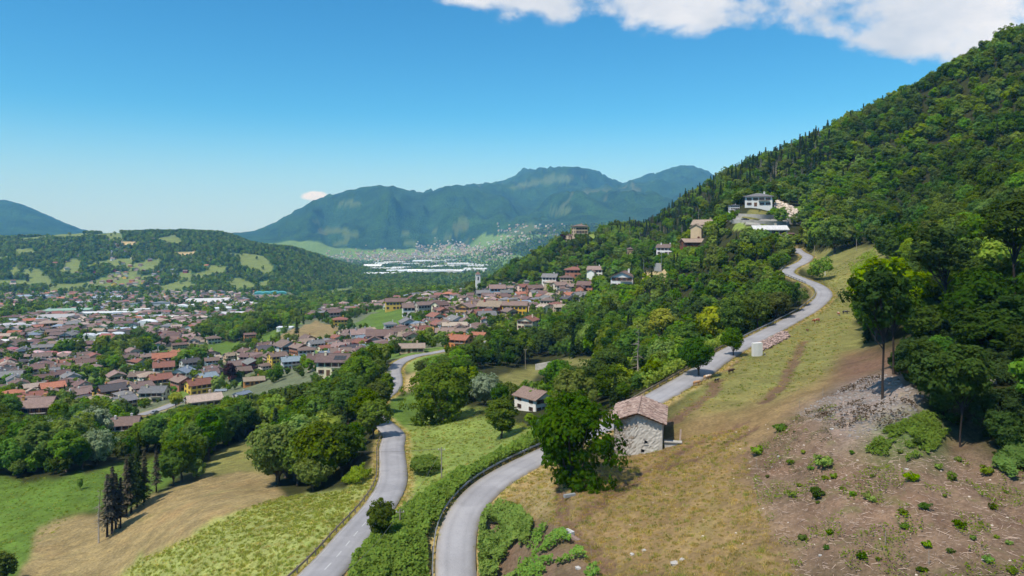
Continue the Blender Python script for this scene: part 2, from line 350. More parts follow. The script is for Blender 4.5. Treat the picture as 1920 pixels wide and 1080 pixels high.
def mat_ground():
    m = NT('ground'); p = m.pos()
    col = m.n('ShaderNodeVertexColor', layer_name='Col').outputs[0]
    msk = m.n('ShaderNodeSeparateColor', {'Color': m.n('ShaderNodeVertexColor', layer_name='Mask').outputs[0]})
    mown, debris, wood = msk.outputs[0], msk.outputs[1], msk.outputs[2]
    nf = m.noise(p, 2.2, 5.0, 0.7); nm = m.noise(p, 0.28, 5.0, 0.65); nl = m.noise(p, 0.035, 4.0, 0.6)
    val = m.math('MULTIPLY', m.ramp(nf, 0.28, 0.72, 0.56, 1.44), m.math('MULTIPLY', m.ramp(nm, 0.28, 0.72, 0.74, 1.26), m.ramp(nl, 0.3, 0.7, 0.84, 1.16)))
    c = m.mix(1.0, col, m.n('ShaderNodeCombineColor', {0: val, 1: val, 2: val}).outputs[0], 'MULTIPLY')
    # patches that dry out or green up
    c = m.mix(m.ramp(m.noise(p, 0.11, 5.0, 0.62), 0.52, 0.72, 0.0, 0.5), c, m.mix(1.0, c, (1.22, 0.98, 0.9), 'MULTIPLY'))
    c = m.mix(m.ramp(m.noise(p, 0.17, 4.0, 0.6), 0.55, 0.75, 0.0, 0.45), c, m.mix(1.0, c, (0.72, 0.98, 0.62), 'MULTIPLY'))
    # swathes left by mowing, following the contour
    dis = m.noise(p, 0.03, 2.0)
    sp = m.n('ShaderNodeSeparateXYZ', {0: p})
    ph = m.math('ADD', m.math('MULTIPLY', sp.outputs[0], 1.5), m.math('ADD', m.math('MULTIPLY', sp.outputs[1], -1.1), m.math('MULTIPLY', dis, 60.0)))
    sw = m.math('MULTIPLY', m.ramp(m.math('SINE', ph), -1.0, 1.0, 0.0, 1.0), m.ramp(m.noise(p, 0.6, 3.0), 0.35, 0.65))
    c = m.mix(m.math('MULTIPLY', mown, m.math('MULTIPLY', sw, 0.55)), c, m.mix(1.0, c, (1.5, 1.42, 1.25), 'MULTIPLY'))
    # brash, bark and chips of the cleared slope
    vo = m.n('ShaderNodeTexVoronoi', {'Scale': 3.3, 'Randomness': 1.0}, feature='F1'); m.t.links.new(p, vo.inputs['Vector'])
    mp = m.n('ShaderNodeMapping', {'Scale': (1.0, 1.5, 1.2), 'Rotation': (0.3, 0.2, 0.9)}); m.t.links.new(p, mp.inputs[0])
    st = m.noise(mp.outputs[0], 3.4, 6.0, 0.8)
    dm = m.math('MULTIPLY', debris, m.ramp(st, 0.52, 0.70))
    c = m.mix(m.math('MULTIPLY', dm, 0.6), c, srgb(178, 155, 136))
    c = m.mix(m.math('MULTIPLY', m.math('MULTIPLY', debris, m.ramp(m.noise(p, 1.1, 5.0, 0.7), 0.56, 0.68)), 0.75), c, srgb(84, 62, 50))
    c = m.mix(m.math('MULTIPLY', m.math('MULTIPLY', debris, m.ramp(m.noise(p, 0.42, 6.0, 0.7), 0.54, 0.66)), 0.55), c, srgb(104, 106, 58))
    c = m.mix(m.math('MULTIPLY', m.math('MULTIPLY', debris, m.ramp(m.noise(p, 0.2, 6.0, 0.75), 0.52, 0.62)), 0.5), c, srgb(98, 74, 60))
    # far closed canopy
    vf = m.n('ShaderNodeTexVoronoi', {'Scale': 0.075, 'Randomness': 1.0}); m.t.links.new(p, vf.inputs['Vector'])
    can = m.math('MULTIPLY', m.ramp(vf.outputs['Distance'], 0.15, 0.75, 1.25, 0.55), m.ramp(m.noise(p, 0.004, 6.0, 0.65), 0.3, 0.7, 0.45, 1.55))
    c = m.mix(wood, c, m.mix(1.0, c, m.n('ShaderNodeCombineColor', {0: can, 1: can, 2: can}).outputs[0], 'MULTIPLY'))
    hgt = m.math('ADD', m.math('MULTIPLY', nf, 0.12), m.math('ADD', m.math('MULTIPLY', nm, 0.5), m.math('MULTIPLY', wood, m.math('MULTIPLY', vf.outputs['Distance'], -9.0))))
    return m.out(m.bsdf(c, 0.95, 0.1, m.bump(hgt, 0.8, 1.0)))

def mat_plain(name, col, rough=0.8, spec=0.3, var=0.15, scale=1.5, bump=0.0, metal=0.0, stain=None):
    m = NT(name); p = m.obj(); n = m.noise(p, scale, 4.0, 0.6)
    v = m.ramp(n, 0.25, 0.75, 1 - var, 1 + var)
    c = m.mix(1.0, col, m.n('ShaderNodeCombineColor', {0: v, 1: v, 2: v}).outputs[0], 'MULTIPLY')
    if stain: c = m.mix(m.ramp(m.noise(p, scale * 0.35, 5.0, 0.7), 0.5, 0.72, 0, 0.8), c, stain)
    return m.out(m.bsdf(c, rough, spec, m.bump(n, bump, 0.2) if bump else None, metal))
def mat_leaf(name, col, trans=0.42, hue=0.035, val=0.42):
    """leaf clumps: colour varies from tree to tree and from leaf to leaf"""
    m = NT(name); oi = m.n('ShaderNodeObjectInfo').outputs['Random']
    lf = m.n('ShaderNodeVertexColor', layer_name='Leaf').outputs[0]; ls = m.n('ShaderNodeSeparateColor', {0: lf})
    r2 = m.math('FRACT', m.math('MULTIPLY', oi, 17.31)); r3 = m.math('FRACT', m.math('MULTIPLY', oi, 7.77))
    h = m.math('ADD', m.math('MULTIPLY', m.math('SUBTRACT', oi, 0.5), hue), m.math('MULTIPLY_ADD', m.math('SUBTRACT', ls.outputs[0], 0.5), 0.03, 0.5))
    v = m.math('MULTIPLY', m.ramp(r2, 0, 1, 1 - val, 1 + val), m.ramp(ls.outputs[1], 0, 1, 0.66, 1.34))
    c = m.n('ShaderNodeHueSaturation', {'Hue': h, 'Saturation': m.ramp(r3, 0, 1, 0.82, 1.08), 'Value': v, 'Color': col}).outputs[0]
    d = m.n('ShaderNodeBsdfDiffuse', {'Color': c}).outputs[0]
    tcol = m.mix(1.0, c, (1.25, 1.2, 0.5), 'MULTIPLY')
    t = m.n('ShaderNodeBsdfTranslucent', {'Color': tcol}).outputs[0]
    mx = m.n('ShaderNodeMixShader', {0: trans}); m.t.links.new(d, mx.inputs[1]); m.t.links.new(t, mx.inputs[2])
    return m.out(mx.outputs[0])
def mat_objcol(name, rough=0.85, var=0.12, scale=0.6, tile=False, dirt=0.0):
    m = NT(name); oi = m.n('ShaderNodeObjectInfo'); p = m.obj()
    n = m.noise(p, scale, 5.0, 0.65); v = m.ramp(n, 0.25, 0.75, 1 - var, 1 + var)
    c = m.mix(1.0, oi.outputs['Color'], m.n('ShaderNodeCombineColor', {0: v, 1: v, 2: v}).outputs[0], 'MULTIPLY')
    if dirt: c = m.mix(m.ramp(m.noise(p, 0.35, 5.0, 0.7), 0.48, 0.75, 0, dirt), c, m.mix(1.0, c, (0.55, 0.5, 0.45), 'MULTIPLY'))
    nrm = None
    if tile:
        n2 = m.noise(p, 3.0, 3.0, 0.7); v2 = m.ramp(n2, 0.3, 0.7, 0.7, 1.3)
        c = m.mix(1.0, c, m.n('ShaderNodeCombineColor', {0: v2, 1: v2, 2: m.math('MULTIPLY', v2, 0.97)}).outputs[0], 'MULTIPLY')
        w = m.n('ShaderNodeTexWave', {'Scale': 1.3, 'Distortion': 0.6, 'Detail': 1.0}, wave_type='BANDS', bands_direction='X'); m.t.links.new(p, w.inputs[0])
        nrm = m.bump(m.math('ADD', w.outputs[1], n2), 0.6, 0.12)
    return m.out(m.bsdf(c, rough, 0.2, nrm))
def mat_road():
    m = NT('asphalt'); p = m.pos(); base = srgb(154, 151, 151)
    n = m.noise(p, 0.25, 5.0, 0.6); n2 = m.noise(p, 6.0, 3.0, 0.8)
    v = m.math('MULTIPLY', m.ramp(n, 0.3, 0.7, 0.86, 1.1), m.ramp(n2, 0.2, 0.8, 0.9, 1.1))
    c = m.mix(1.0, base, m.n('ShaderNodeCombineColor', {0: v, 1: v, 2: v}).outputs[0], 'MULTIPLY')
    ac = m.n('ShaderNodeAttribute', attribute_name='across').outputs['Fac']
    c = m.mix(m.math('MULTIPLY', m.ramp(m.math('ABSOLUTE', ac), 0.80, 1.0), m.ramp(m.noise(p, 0.8, 3.0), 0.35, 0.6)), c, srgb(150, 138, 116))       # dust and grit at the verges
    c = m.mix(m.math('MULTIPLY', m.ramp(m.noise(p, 0.13, 2.0), 0.54, 0.57), 0.28), c, srgb(126, 124, 126))                                          # repaired stretches
    c = m.mix(m.math('MULTIPLY', m.ramp(m.math('ABSOLUTE', m.math('SUBTRACT', m.noise(p, 0.35, 4.0, 0.7), 0.5)), 0.0, 0.006, 1.0, 0.0), 0.3), c, srgb(100, 98, 98))      # tar-filled cracks
    tr = m.math('SUBTRACT', 1.0, m.math('MULTIPLY', m.ramp(m.math('ABSOLUTE', m.math('SUBTRACT', m.math('ABSOLUTE', ac), 0.42)), 0.0, 0.2, 1.0, 0.0), 0.10))
    c = m.mix(1.0, c, m.n('ShaderNodeCombineColor', {0: tr, 1: tr, 2: tr}).outputs[0], 'MULTIPLY')                                            # wheel tracks
    return m.out(m.bsdf(c, 0.9, 0.25, m.bump(n2, 0.2, 0.02)))

M = {}
M['ground'] = mat_ground(); M['road'] = mat_road()
M['wall'] = mat_objcol('plaster', 0.9, 0.08, 0.9, False, 0.25); M['roof'] = mat_objcol('roof_tiles', 0.9, 0.16, 0.8, True, 0.35)
M['paint'] = mat_objcol('painted', 0.5, 0.04, 2.0); M['metalroof'] = mat_objcol('sheet_roof', 0.5, 0.08, 0.06, False, 0.2)
M['window'] = mat_plain('window_glass', (0.02, 0.025, 0.03), 0.12, 0.6, 0.1)
M['frame'] = mat_plain('window_frame', srgb(120, 92, 70), 0.7, 0.2)
M['shutter'] = mat_plain('shutter', srgb(88, 62, 45), 0.7, 0.2)
M['bark'] = mat_plain('bark', srgb(92, 80, 66), 0.95, 0.1, 0.35, 2.0, 0.5)
M['darkbark'] = mat_plain('dark_bark', srgb(58, 50, 44), 0.95, 0.1, 0.35, 2.0, 0.5)
M['deadwood'] = mat_plain('dead_wood', srgb(150, 140, 126), 0.95, 0.1, 0.25, 2.0, 0.3)
M['timber'] = mat_plain('timber', srgb(112, 84, 62), 0.9, 0.1, 0.3, 2.5, 0.3)
M['galv'] = mat_plain('galvanised_steel', srgb(168, 170, 170), 0.6, 0.4, 0.18, 1.2, 0.0, 0.3, srgb(112, 88, 66))
M['corten'] = mat_plain('weathered_rail', srgb(140, 124, 104), 0.8, 0.3, 0.25, 1.0)
M['post'] = mat_plain('rail_post', srgb(112, 108, 102), 0.8, 0.3, 0.2)
M['concrete'] = mat_plain('concrete', srgb(172, 166, 156), 0.95, 0.1, 0.22, 0.7, 0.4, 0.0, srgb(128, 122, 108))
M['stone'] = mat_plain('grey_stone', srgb(178, 172, 164), 0.95, 0.1, 0.3, 1.2, 0.6)
M['whitepaint'] = mat_plain('white_paint', srgb(222, 220, 214), 0.6, 0.3, 0.06)
M['marking'] = mat_plain('worn_marking', srgb(188, 186, 184), 0.8, 0.2, 0.25, 3.0)
M['leafA'] = mat_leaf('leaf_dark', srgb(88, 114, 29), 0.45, 0.06); M['leafB'] = mat_leaf('leaf_mid', srgb(110, 136, 33), 0.45, 0.06); M['leafC'] = mat_leaf('leaf_bright', srgb(132, 154, 44), 0.45, 0.04, 0.25)
M['leafD'] = mat_leaf('leaf_deep', srgb(62, 84, 24), 0.35, 0.04, 0.3); M['leafS'] = mat_leaf('leaf_silver', srgb(140, 156, 120), 0.3, 0.02, 0.12); M['needle'] = mat_leaf('needle', srgb(54, 72, 34), 0.2, 0.03, 0.25); M['drytwig'] = mat_leaf('dry_needle', srgb(92, 86, 66), 0.2, 0.03, 0.3)
M['leafK'] = mat_leaf('leaf_knotweed', srgb(116, 146, 48), 0.4, 0.02, 0.12); M['leafP'] = mat_leaf('leaf_purple', srgb(70, 44, 48), 0.3, 0.02, 0.1); M['leafY'] = mat_leaf('leaf_yellow', srgb(160, 164, 56), 0.4, 0.02, 0.12)
M['grassA'] = mat_leaf('grass_blade', srgb(182, 188, 96), 0.6, 0.04, 0.25); M['grassD'] = mat_leaf('grass_dry', srgb(210, 190, 130), 0.6, 0.03, 0.25)

# ------------------------------------------------------------------ land cover
C = {k: np.array(srgb(*v)) for k, v in dict(
    lush=(88, 111, 42), meadow=(122, 136, 66), pale=(142, 147, 82), straw=(136, 119, 82), dry=(136, 113, 76), drygreen=(120, 117, 66), brown=(116, 95, 76), soil=(112, 86, 68),
    scree=(142, 128, 118), forest=(54, 56, 28), town=(104, 110, 82), far=(50, 78, 32), farmead=(112, 124, 66), tan=(176, 156, 112), shrub=(70, 96, 40), garden=(104, 128, 58), pave=(150, 146, 140)).items()}
def z1(pts): return [(x / 3.0, y / 3.0 + 340) for x, y in pts]
def z3(pts): return [(x * 0.25 + 440, y * 0.25 + 380) for x, y in pts]
def z6(pts): return [(x * 0.25 + 1180, y * 0.25 + 320) for x, y in pts]
# (class, polygon in the frame, nearest, farthest, (mown, debris), keeps trees out)
TRIS = [(-2000, -3000), (5000, -3000), (5000, 5000), (-2000, 5000)]
PATCH = [
 ('lush', [(-300,880),(0,890),(60,905),(130,892),(210,874),(300,850),(335,870),(305,912),(281,939),(240,952),(151,965),(81,983),(60,1030),(42,1085),(-300,1120)], 90, 300, (0, 0)),
 ('straw', [(42,1090),(60,1030),(81,985),(151,967),(200,975),(281,939),(327,911),(387,897),(475,880),(505,885),(524,932),(457,953),(352,1010),(264,1048),(225,1090)], 80, 260, (1, 0)),
 ('drygreen', [(375,892),(400,850),(480,818),(520,812),(505,885),(440,888)], 100, 320, (0.4, 0)),
 ('pale', [(200,1100),(264,1048),(352,1010),(457,953),(530,930),(640,920),(700,872),(712,900),(690,945),(555,1085),(545,1110)], 60, 200, (0, 0)),
 ('lush', [(712,745),(790,735),(802,782),(760,805),(722,806)], 130, 300, (0, 0)),
 ('meadow', [(750,812),(802,782),(900,760),(1000,800),(1012,818),(860,905),(760,985),(700,1085),(690,1085),(760,900),(757,860)], 80, 260, (0, 0)),
 ('drygreen', [(905,735),(945,700),(1000,685),(1125,666),(1090,690),(1010,700),(970,750)], 150, 420, (0, 0)),
 ('meadow', [(745,690),(760,675),(797,672),(795,700),(760,705)], 220, 420, (0, 0)), ('tan', [(750,708),(790,702),(792,724),(762,730)], 180, 420, (0, 0)),
 ('lush', [(658,612),(680,592),(710,582),(758,579),(752,616),(722,622),(700,622)], 480, 950, (0, 0)),
 ('straw', [(512,642),(560,614),(592,601),(632,616),(636,636),(597,643)], 420, 900, (0.5, 0)),
 ('lush', [(273,668),(333,653),(417,645),(490,628),(560,606),(512,642),(467,656),(417,671),(333,676),(287,678)], 420, 1000, (0, 0)),
 ('farmead', [(602,551),(632,540),(666,540),(662,550),(625,557)], 1100, 2100, (0, 0)),
 ('dry', [(925,948),(1020,868),(1150,872),(1250,800),(1310,712),(1400,652),(1490,606),(1610,582),(1625,650),(1560,710),(1500,780),(1400,850),(1420,950),(1500,1090),(1130,1090),(1060,1000),(980,955)], 40, 260, (0, 0.12)),
 ('drygreen', [(1260,790),(1310,712),(1400,652),(1490,606),(1610,582),(1625,650),(1560,700),(1480,740),(1380,760)], 90, 260, (0, 0)),
 ('drygreen', [(1496,604),(1560,560),(1535,520),(1500,500),(1530,470),(1650,462),(1660,560),(1612,600)], 150, 420, (0, 0)),
 ('straw', [(1385,625),(1465,580),(1520,553),(1505,540),(1450,560),(1400,590)], 150, 300, (0, 0)),
 ('straw', [(930,945),(1018,870),(1060,900),(1065,985),(1000,960)], 70, 160, (0, 0)),
 ('brown', [(1400,850),(1500,775),(1560,745),(1650,735),(1750,800),(1930,880),(2400,900),(2400,1090),(1500,1090),(1420,950)], 40, 140, (0, 1)),
 ('soil', [(1600,655),(1700,645),(1690,702),(1625,712),(1545,750),(1560,705)], 70, 200, (0, 0.3)),
 ('scree', [(1490,775),(1560,738),(1620,705),(1665,700),(1745,745),(1700,792),(1650,815),(1600,832),(1560,800)], 70, 160, (0, 0.5)),
 ('shrub', [(1620,850),(1660,800),(1740,775),(1790,800),(1750,850),(1700,870)], 60, 140, (0, 0.3)),
 ('brown', [(880,985),(925,950),(985,965),(1060,1005),(1150,1095),(890,1095)], 60, 130, (0, 0.5)),
 ('meadow', z6([(750,440),(820,395),(1180,408),(1165,432),(930,455)]), 300, 460, (0, 0)),
 ('drygreen', z6([(810,320),(900,275),(1190,335),(1185,350),(830,345)]), 330, 470, (0, 0)),
 ('scree', z6([(1070,205),(1200,255),(1315,335),(1300,372),(1190,362),(1090,290)]), 330, 520, (0, 0.6)),
 ('lush', z6([(1200,268),(1330,235),(1330,300),(1270,310)]), 330, 520, (0, 0)),
 ('pave', z6([(700,345),(820,345),(1190,370),(1180,400),(800,385)]), 330, 460, (0, 0)),
 ('tan', z6([(60,800),(190,740),(290,760),(280,860),(140,900)]), 250, 520, (0, 0)),
 ('drygreen', [(1128,500),(1180,480),(1190,470),(1200,485),(1165,500)], 400, 800, (0, 0)),
 ('meadow', [(1095,432),(1120,428),(1132,440),(1118,452),(1100,448)], 600, 1000, (0, 0)),
 ('drygreen', [(930,575),(965,560),(1000,560),(985,580),(940,585)], 400, 800, (0, 0)),
]
for pts in ([(365,642),(380,612),(470,600),(560,583),(600,588),(545,606),(500,625),(480,646),(430,642)], [(170,655),(260,640),(300,650),(270,668),(180,678)], [(0,590),(60,576),(110,571),(112,582),(40,594),(0,604)], [(480,590),(500,566),(600,556),(640,566),(585,590),(520,596)], [(640,560),(700,545),(760,545),(720,556),(670,572)], [(180,690),(215,676),(240,684),(225,700)], [(95,668),(150,655),(160,664),(110,682)], [(330,690),(360,672),(390,676),(380,694)]):
    PATCH.append(('forest', pts, 330, 1750, (0, 0)))
for cl, pts in (('farmead', [(545,275),(640,262),(692,305),(690,332),(620,335)]), ('farmead', [(180,310),(320,295),(470,285),(465,318),(330,322)]), ('farmead', [(325,520),(400,432),(462,440),(440,532)]),
                ('farmead', [(700,482),(850,438),(915,440),(860,502),(720,502)]), ('farmead', [(610,470),(700,443),(730,460),(640,492)]), ('farmead', [(1240,405),(1350,403),(1480,420),(1556,490),(1520,534),(1420,502),(1350,482),(1345,425)]),
                ('farmead', [(1000,510),(1080,503),(1085,562),(1000,556)]), ('farmead', [(870,325),(980,303),(1035,345),(1010,362),(940,355)]), ('tan', [(680,335),(800,345),(740,367),(680,366)]),
                ('farmead', [(1265,565),(1340,538),(1440,590),(1425,618),(1325,618)]), ('farmead', [(75,388),(180,374),(205,410),(100,418)]), ('farmead', [(48,505),(120,468),(100,522),(60,538)]),
                ('tan', [(960,400),(1110,393),(1085,422),(1020,422)]), ('farmead', [(1455,565),(1525,548),(1500,604),(1445,604)]), ('farmead', [(270,605),(400,578),(495,590),(485,618),(290,618)]),
                ('farmead', [(890,600),(1000,560),(1085,565),(1095,604),(960,630)]), ('farmead', [(600,520),(760,505),(830,560),(700,600),(610,560)]), ('farmead', [(170,560),(260,520),(300,560),(220,590)])):
    PATCH.append((cl, z1(pts), 1720, 3300, (0, 0)))
for pts in ([(650,210),(700,182),(840,198),(945,242),(860,247),(760,238)], [(725,325),(780,272),(872,272),(830,328)], [(578,140),(640,136),(672,165),(620,168)], [(1205,238),(1325,212),(1312,243)], [(1435,232),(1545,188),(1545,218)],
            [(1475,293),(1600,236),(1705,236),(1600,285)], [(1685,132),(1730,108),(1755,150),(1710,164)], [(1235,335),(1320,288),(1405,330)], [(1395,362),(1460,338),(1565,348),(1480,374)], [(700,0),(900,-20),(960,20),(800,30)],
            [(2050,-110),(2250,-180),(2500,-215),(2640,-190),(2500,-160),(2300,-140),(2150,-100)], [(2000,230),(2200,150),(2300,190),(2150,260)], [(2350,60),(2500,20),(2560,60),(2420,100)]):
    PATCH.append(('farmead', z3(pts), 4400, 14000, (0, 0)))
TRACK = [([(1258,792),(1300,760),(1332,738),(1342,712)], 1.1), ([(1505,640),(1482,690),(1462,725),(1430,755)], 0.9), ([(1048,905),(1053,945),(1064,992)], 0.7), ([(1072,990),(1108,955),(1135,935),(1145,915)], 0.8),
         ([(1150,930),(1220,880),(1300,835),(1400,790)], 0.6), ([(1075,1000),(1110,1035),(1150,1070)], 0.7), ([(1310,715),(1360,690),(1390,660)], 0.9), ([(1240,880),(1330,850),(1420,800)], 0.6)]

def cover(x, y, warp=True):
    """colour, masks and class index of the ground at (x,y)"""
    x = np.asarray(x, float); y = np.asarray(y, float); z = H(x, y); u, v = uv_of(x, y, z)
    if warp:
        px_w = 500.0 / np.maximum(y, 100) + 1.2
        u = u + (fbm(x / (y * 0.012 + 1), y / (y * 0.03 + 2), 41, 3) - 0.5) * 18 * np.minimum(px_w, 3) * np.where(y > 1500, .5, 1)
        v = v + (fbm(x / (y * 0.012 + 1), y / (y * 0.03 + 2), 47, 3) - 0.5) * 8 * np.minimum(px_w, 3) * np.where(y > 1500, .5, 1)
        near = (y < 220) & (u > 900); u = u + np.where(near, (fbm(x / 5, y / 5, 43, 4) - 0.5) * 110, 0); v = v + np.where(near, (fbm(x / 5, y / 5, 44, 4) - 0.5) * 44, 0)
    cls = np.full(x.shape, 0)                                     # 0 wood
    col = np.zeros(x.shape + (3,)) + C['forest']; mk = np.zeros(x.shape + (3,))
    town = (y > 315) & (y < 1800) & (u < 700)
    vill = (y > 300) & (y < 1000) & (u >= 600) & (u < 1110) & (v > 530) & ~((y > 760) & (u > 880))
    wood_v = (u > 860) & (v - 640 > -(u - 900) * 0.34 + 30)
    t = (town | vill) & ~wood_v & ~((y < 330) & (v > 765)); col[t] = C['town']; cls[t] = 2
    fl = (y > 1750) & (u < 1000) & (y < 5600) & (v > 478) & ~(u < 655); fl |= (y > 4600) & (y < 5800) & (u < 1100) & (v > 440); col[fl] = C['garden']; cls[fl] = 4
    fr = (y > 1720) & ~fl; col[fr] = C['far']; mk[fr, 2] = 1; cls[fr] = 0
    g = fbm(x / 55, y / 55, 60, 4)[..., None]; col = np.where(((cls == 2)[..., None]) & (g > 0.52), C['garden'], col)
    hm = fr & (y > 1720) & (y < 3400) & (fbm(x / 170, y / 170, 77, 4) > 0.60); col[hm] = C['farmead']; mk[hm, 2] = 0; cls[hm] = 1
    hm = fr & (y > 4400) & (fbm(x / 420, y / 600, 79, 4) > 0.70) & (v > 345); col[hm] = C['farmead'] * 0.5; mk[hm, 2] = 0; cls[hm] = 1
    for cl, poly, y0, y1, mm in PATCH:
        a = np.array(poly); w = (y > y0) & (y < y1) & (u > a[:, 0].min()) & (u < a[:, 0].max()) & (v > a[:, 1].min()) & (v < a[:, 1].max())
        if not w.any(): continue
        k = np.zeros(x.shape, bool); k[w] = in_poly(u[w], v[w], poly)
        col[k] = C[cl] * (np.array([0.5, 0.58, 0.5]) if y0 >= 4000 else 1.0); mk[k, 0] = mm[0]; mk[k, 1] = mm[1]; mk[k, 2] = 0; cls[k] = 0 if cl == 'forest' else 1
    return col, mk, cls
gcol, gmask, gcls = cover(GX, GY)
# borders between turf, soil and brash run into each other
def soften(A, i0, i1, j0, j1, n):
    S = A[i0:i1, j0:j1].copy()
    for _ in range(n):
        S[1:-1] = 0.25 * S[:-2] + 0.5 * S[1:-1] + 0.25 * S[2:]; S[:, 1:-1] = 0.25 * S[:, :-2] + 0.5 * S[:, 1:-1] + 0.25 * S[:, 2:]
    A[i0:i1, j0:j1] = S
i9 = int(np.searchsorted(US, 1040)); j0, j9 = int(np.searchsorted(YS, 40)), int(np.searchsorted(YS, 150))
for A in (gcol, gmask): soften(A, 0, NU, j0, int(np.searchsorted(YS, 330)), 3); soften(A, i9, NU, j0, j9, 34)
for P, w in TRACK:
    pts = np.array([at(*p) for p in P]); pts = smooth_path(pts, 0.6); jj = np.where((YS > pts[:, 1].min() - 4) & (YS < pts[:, 1].max() + 4))[0]
    ii = np.where((US > 1000) & (US < 1650))[0]; sub = np.ix_(ii, jj); dx = GX[sub][..., None] - pts[:, 0]; dy = GY[sub][..., None] - pts[:, 1]
    d = np.sqrt((dx * dx + dy * dy).min(-1)) + (vnoise(GX[sub] * 0.8, GY[sub] * 0.8, 5) - 0.5) * 1.0; k = (1 - sstep(w * 0.6, w * 1.7, d))[..., None] * 0.85
    gcol[sub] = gcol[sub] * (1 - k) + C['soil'] * 0.9 * k; GZ[sub] -= 0.25 * k[..., 0]
k = ((1 - sstep(0.5, 1.3 + 1.4 * vnoise(GX / 2, GY / 2, 8), RD))[..., None]) * 0.8
gcol = gcol * (1 - k) + np.array(srgb(168, 148, 98)) * k; gmask[..., 2] *= (1 - k[..., 0]); gmask[..., 1] *= (1 - k[..., 0])
# the slopes that bear real trees out to 3.4 km are not textured as canopy
gmask[(GY < 3400), 2] *= 0.25

idx = np.arange(NU * NY).reshape(NU, NY)
quads = np.stack([idx[:-1, :-1], idx[1:, :-1], idx[1:, 1:], idx[:-1, 1:]], -1).reshape(-1, 4)
tme = mesh_np('terrain', np.stack([GX, GY, GZ], -1).reshape(-1, 3), quads, [M['ground']], True)
for nm, arr in (('Col', gcol), ('Mask', gmask)):
    ca = tme.color_attributes.new(nm, 'FLOAT_COLOR', 'POINT'); a4 = np.ones((NU * NY, 4), np.float32); a4[:, :3] = arr.reshape(-1, 3); ca.data.foreach_set('color', a4.ravel())
terrain = link('terrain', tme); tag(terrain, 'grassy and wooded alpine valley ground rising to blue mountains', 'terrain', None, 'structure')

# ------------------------------------------------------------------ roads
def strip(name, P, hw, z=0.0, skirt=0.6):
    T = np.gradient(P, axis=0)[:, :2]; T /= np.linalg.norm(T, axis=1)[:, None]; N = np.stack([-T[:, 1], T[:, 0]], 1)
    offs = [-hw, -hw, -hw * 0.5, 0, hw * 0.5, hw, hw]; zs = [-skirt, 0, 0.03, 0.05, 0.03, 0, -skirt]
    vs = np.stack([np.concatenate([P[:, :2] + N * o, (P[:, 2] + z + dz)[:, None]], 1) for o, dz in zip(offs, zs)], 1)
    n, k = len(P), len(offs); ix = np.arange(n * k).reshape(n, k)
    f = np.stack([ix[:-1, 1:], ix[:-1, :-1], ix[1:, :-1], ix[1:, 1:]], -1).reshape(-1, 4)
    me = mesh_np(name, vs.reshape(-1, 3), f, None, False)
    at_ = me.attributes.new('across', 'FLOAT', 'POINT'); at_.data.foreach_set('value', np.tile(np.array(offs) / hw, n).astype(np.float32))
    return me, N
road_u = link('road', strip('road', UPPER, 2.45)[0], M['road']); tag(road_u, 'grey asphalt hill road curving past the stone barn and up the slope', 'road', None, 'structure')
road_l = link('road', strip('road', LOWER, 2.55)[0], M['road']); tag(road_l, 'grey asphalt road descending below the hedge towards the village', 'road', None, 'structure')
road_t = link('road', strip('road', TOWNR, 2.6)[0], M['road']); tag(road_t, 'grey street at the near edge of the lower town', 'road', None, 'structure')
def markings(road, P, off, w, i0, i1, dash=None):
    T = np.gradient(P, axis=0)[:, :2]; T /= np.linalg.norm(T, axis=1)[:, None]; N = np.stack([-T[:, 1], T[:, 0]], 1); mb = MB()
    for i in range(i0, i1):
        if dash and (i % dash[0]) >= dash[1]: continue
        q = [(*(P[j, :2] + N[j] * o), P[j, 2] + 0.065 - abs(off) * 0.018) for j, o in ((i, off - w), (i, off + w), (i + 1, off + w), (i + 1, off - w))]
        mb.add(q, [(0, 3, 2, 1)])
    return mb.build('road_marking', M['marking'], road)
markings(road_l, LOWER, 0.0, 0.06, 2, 30, (4, 2)); markings(road_l, LOWER, 2.2, 0.03, 2, 96, (9, 7))

# ------------------------------------------------------------------ buildings
BLOCK = []          # (x, y, radius) footprints that trees and other houses keep clear of
KEEP = []           # (u0, v0, u1, v1, distance) sight lines that tall trees in front do not close
CENSUS = {}         # kind -> list of (object, u, v, Y, words) for the labels
def gable_walls(w, d, h, rise, base=-4.0, x0=0.0, y0=0.0):
    a, b = w / 2, d / 2; mb = MB()
    vs = [(x0-a, y0-b, base), (x0+a, y0-b, base), (x0+a, y0+b, base), (x0-a, y0+b, base), (x0-a, y0-b, h), (x0+a, y0-b, h), (x0+a, y0+b, h), (x0-a, y0+b, h), (x0-a, y0, h + rise), (x0+a, y0, h + rise)]
    return mb.add(vs, [(0, 1, 5, 4), (2, 3, 7, 6), (1, 2, 6, 9, 5), (3, 0, 4, 8, 7), (0, 3, 2, 1)])
def gable_roof(mb, w, d, h, rise, ov=0.8, th=0.28, x0=0.0, y0=0.0, lift=0.3):
    a, b = w / 2 + ov, d / 2; s = rise / b; e = b + ov; he = h - ov * s + lift
    for sg in (-1, 1):
        top = [(x0-a, y0 + sg*e, he), (x0+a, y0 + sg*e, he), (x0+a, y0, h + rise + lift), (x0-a, y0, h + rise + lift)]
        if sg > 0: top = top[::-1]
        mb.slab(top, th)
    mb.box(x0 - a, y0 - 0.16, h + rise + lift - 0.08, x0 + a, y0 + 0.16, h + rise + lift + 0.09)
    return mb
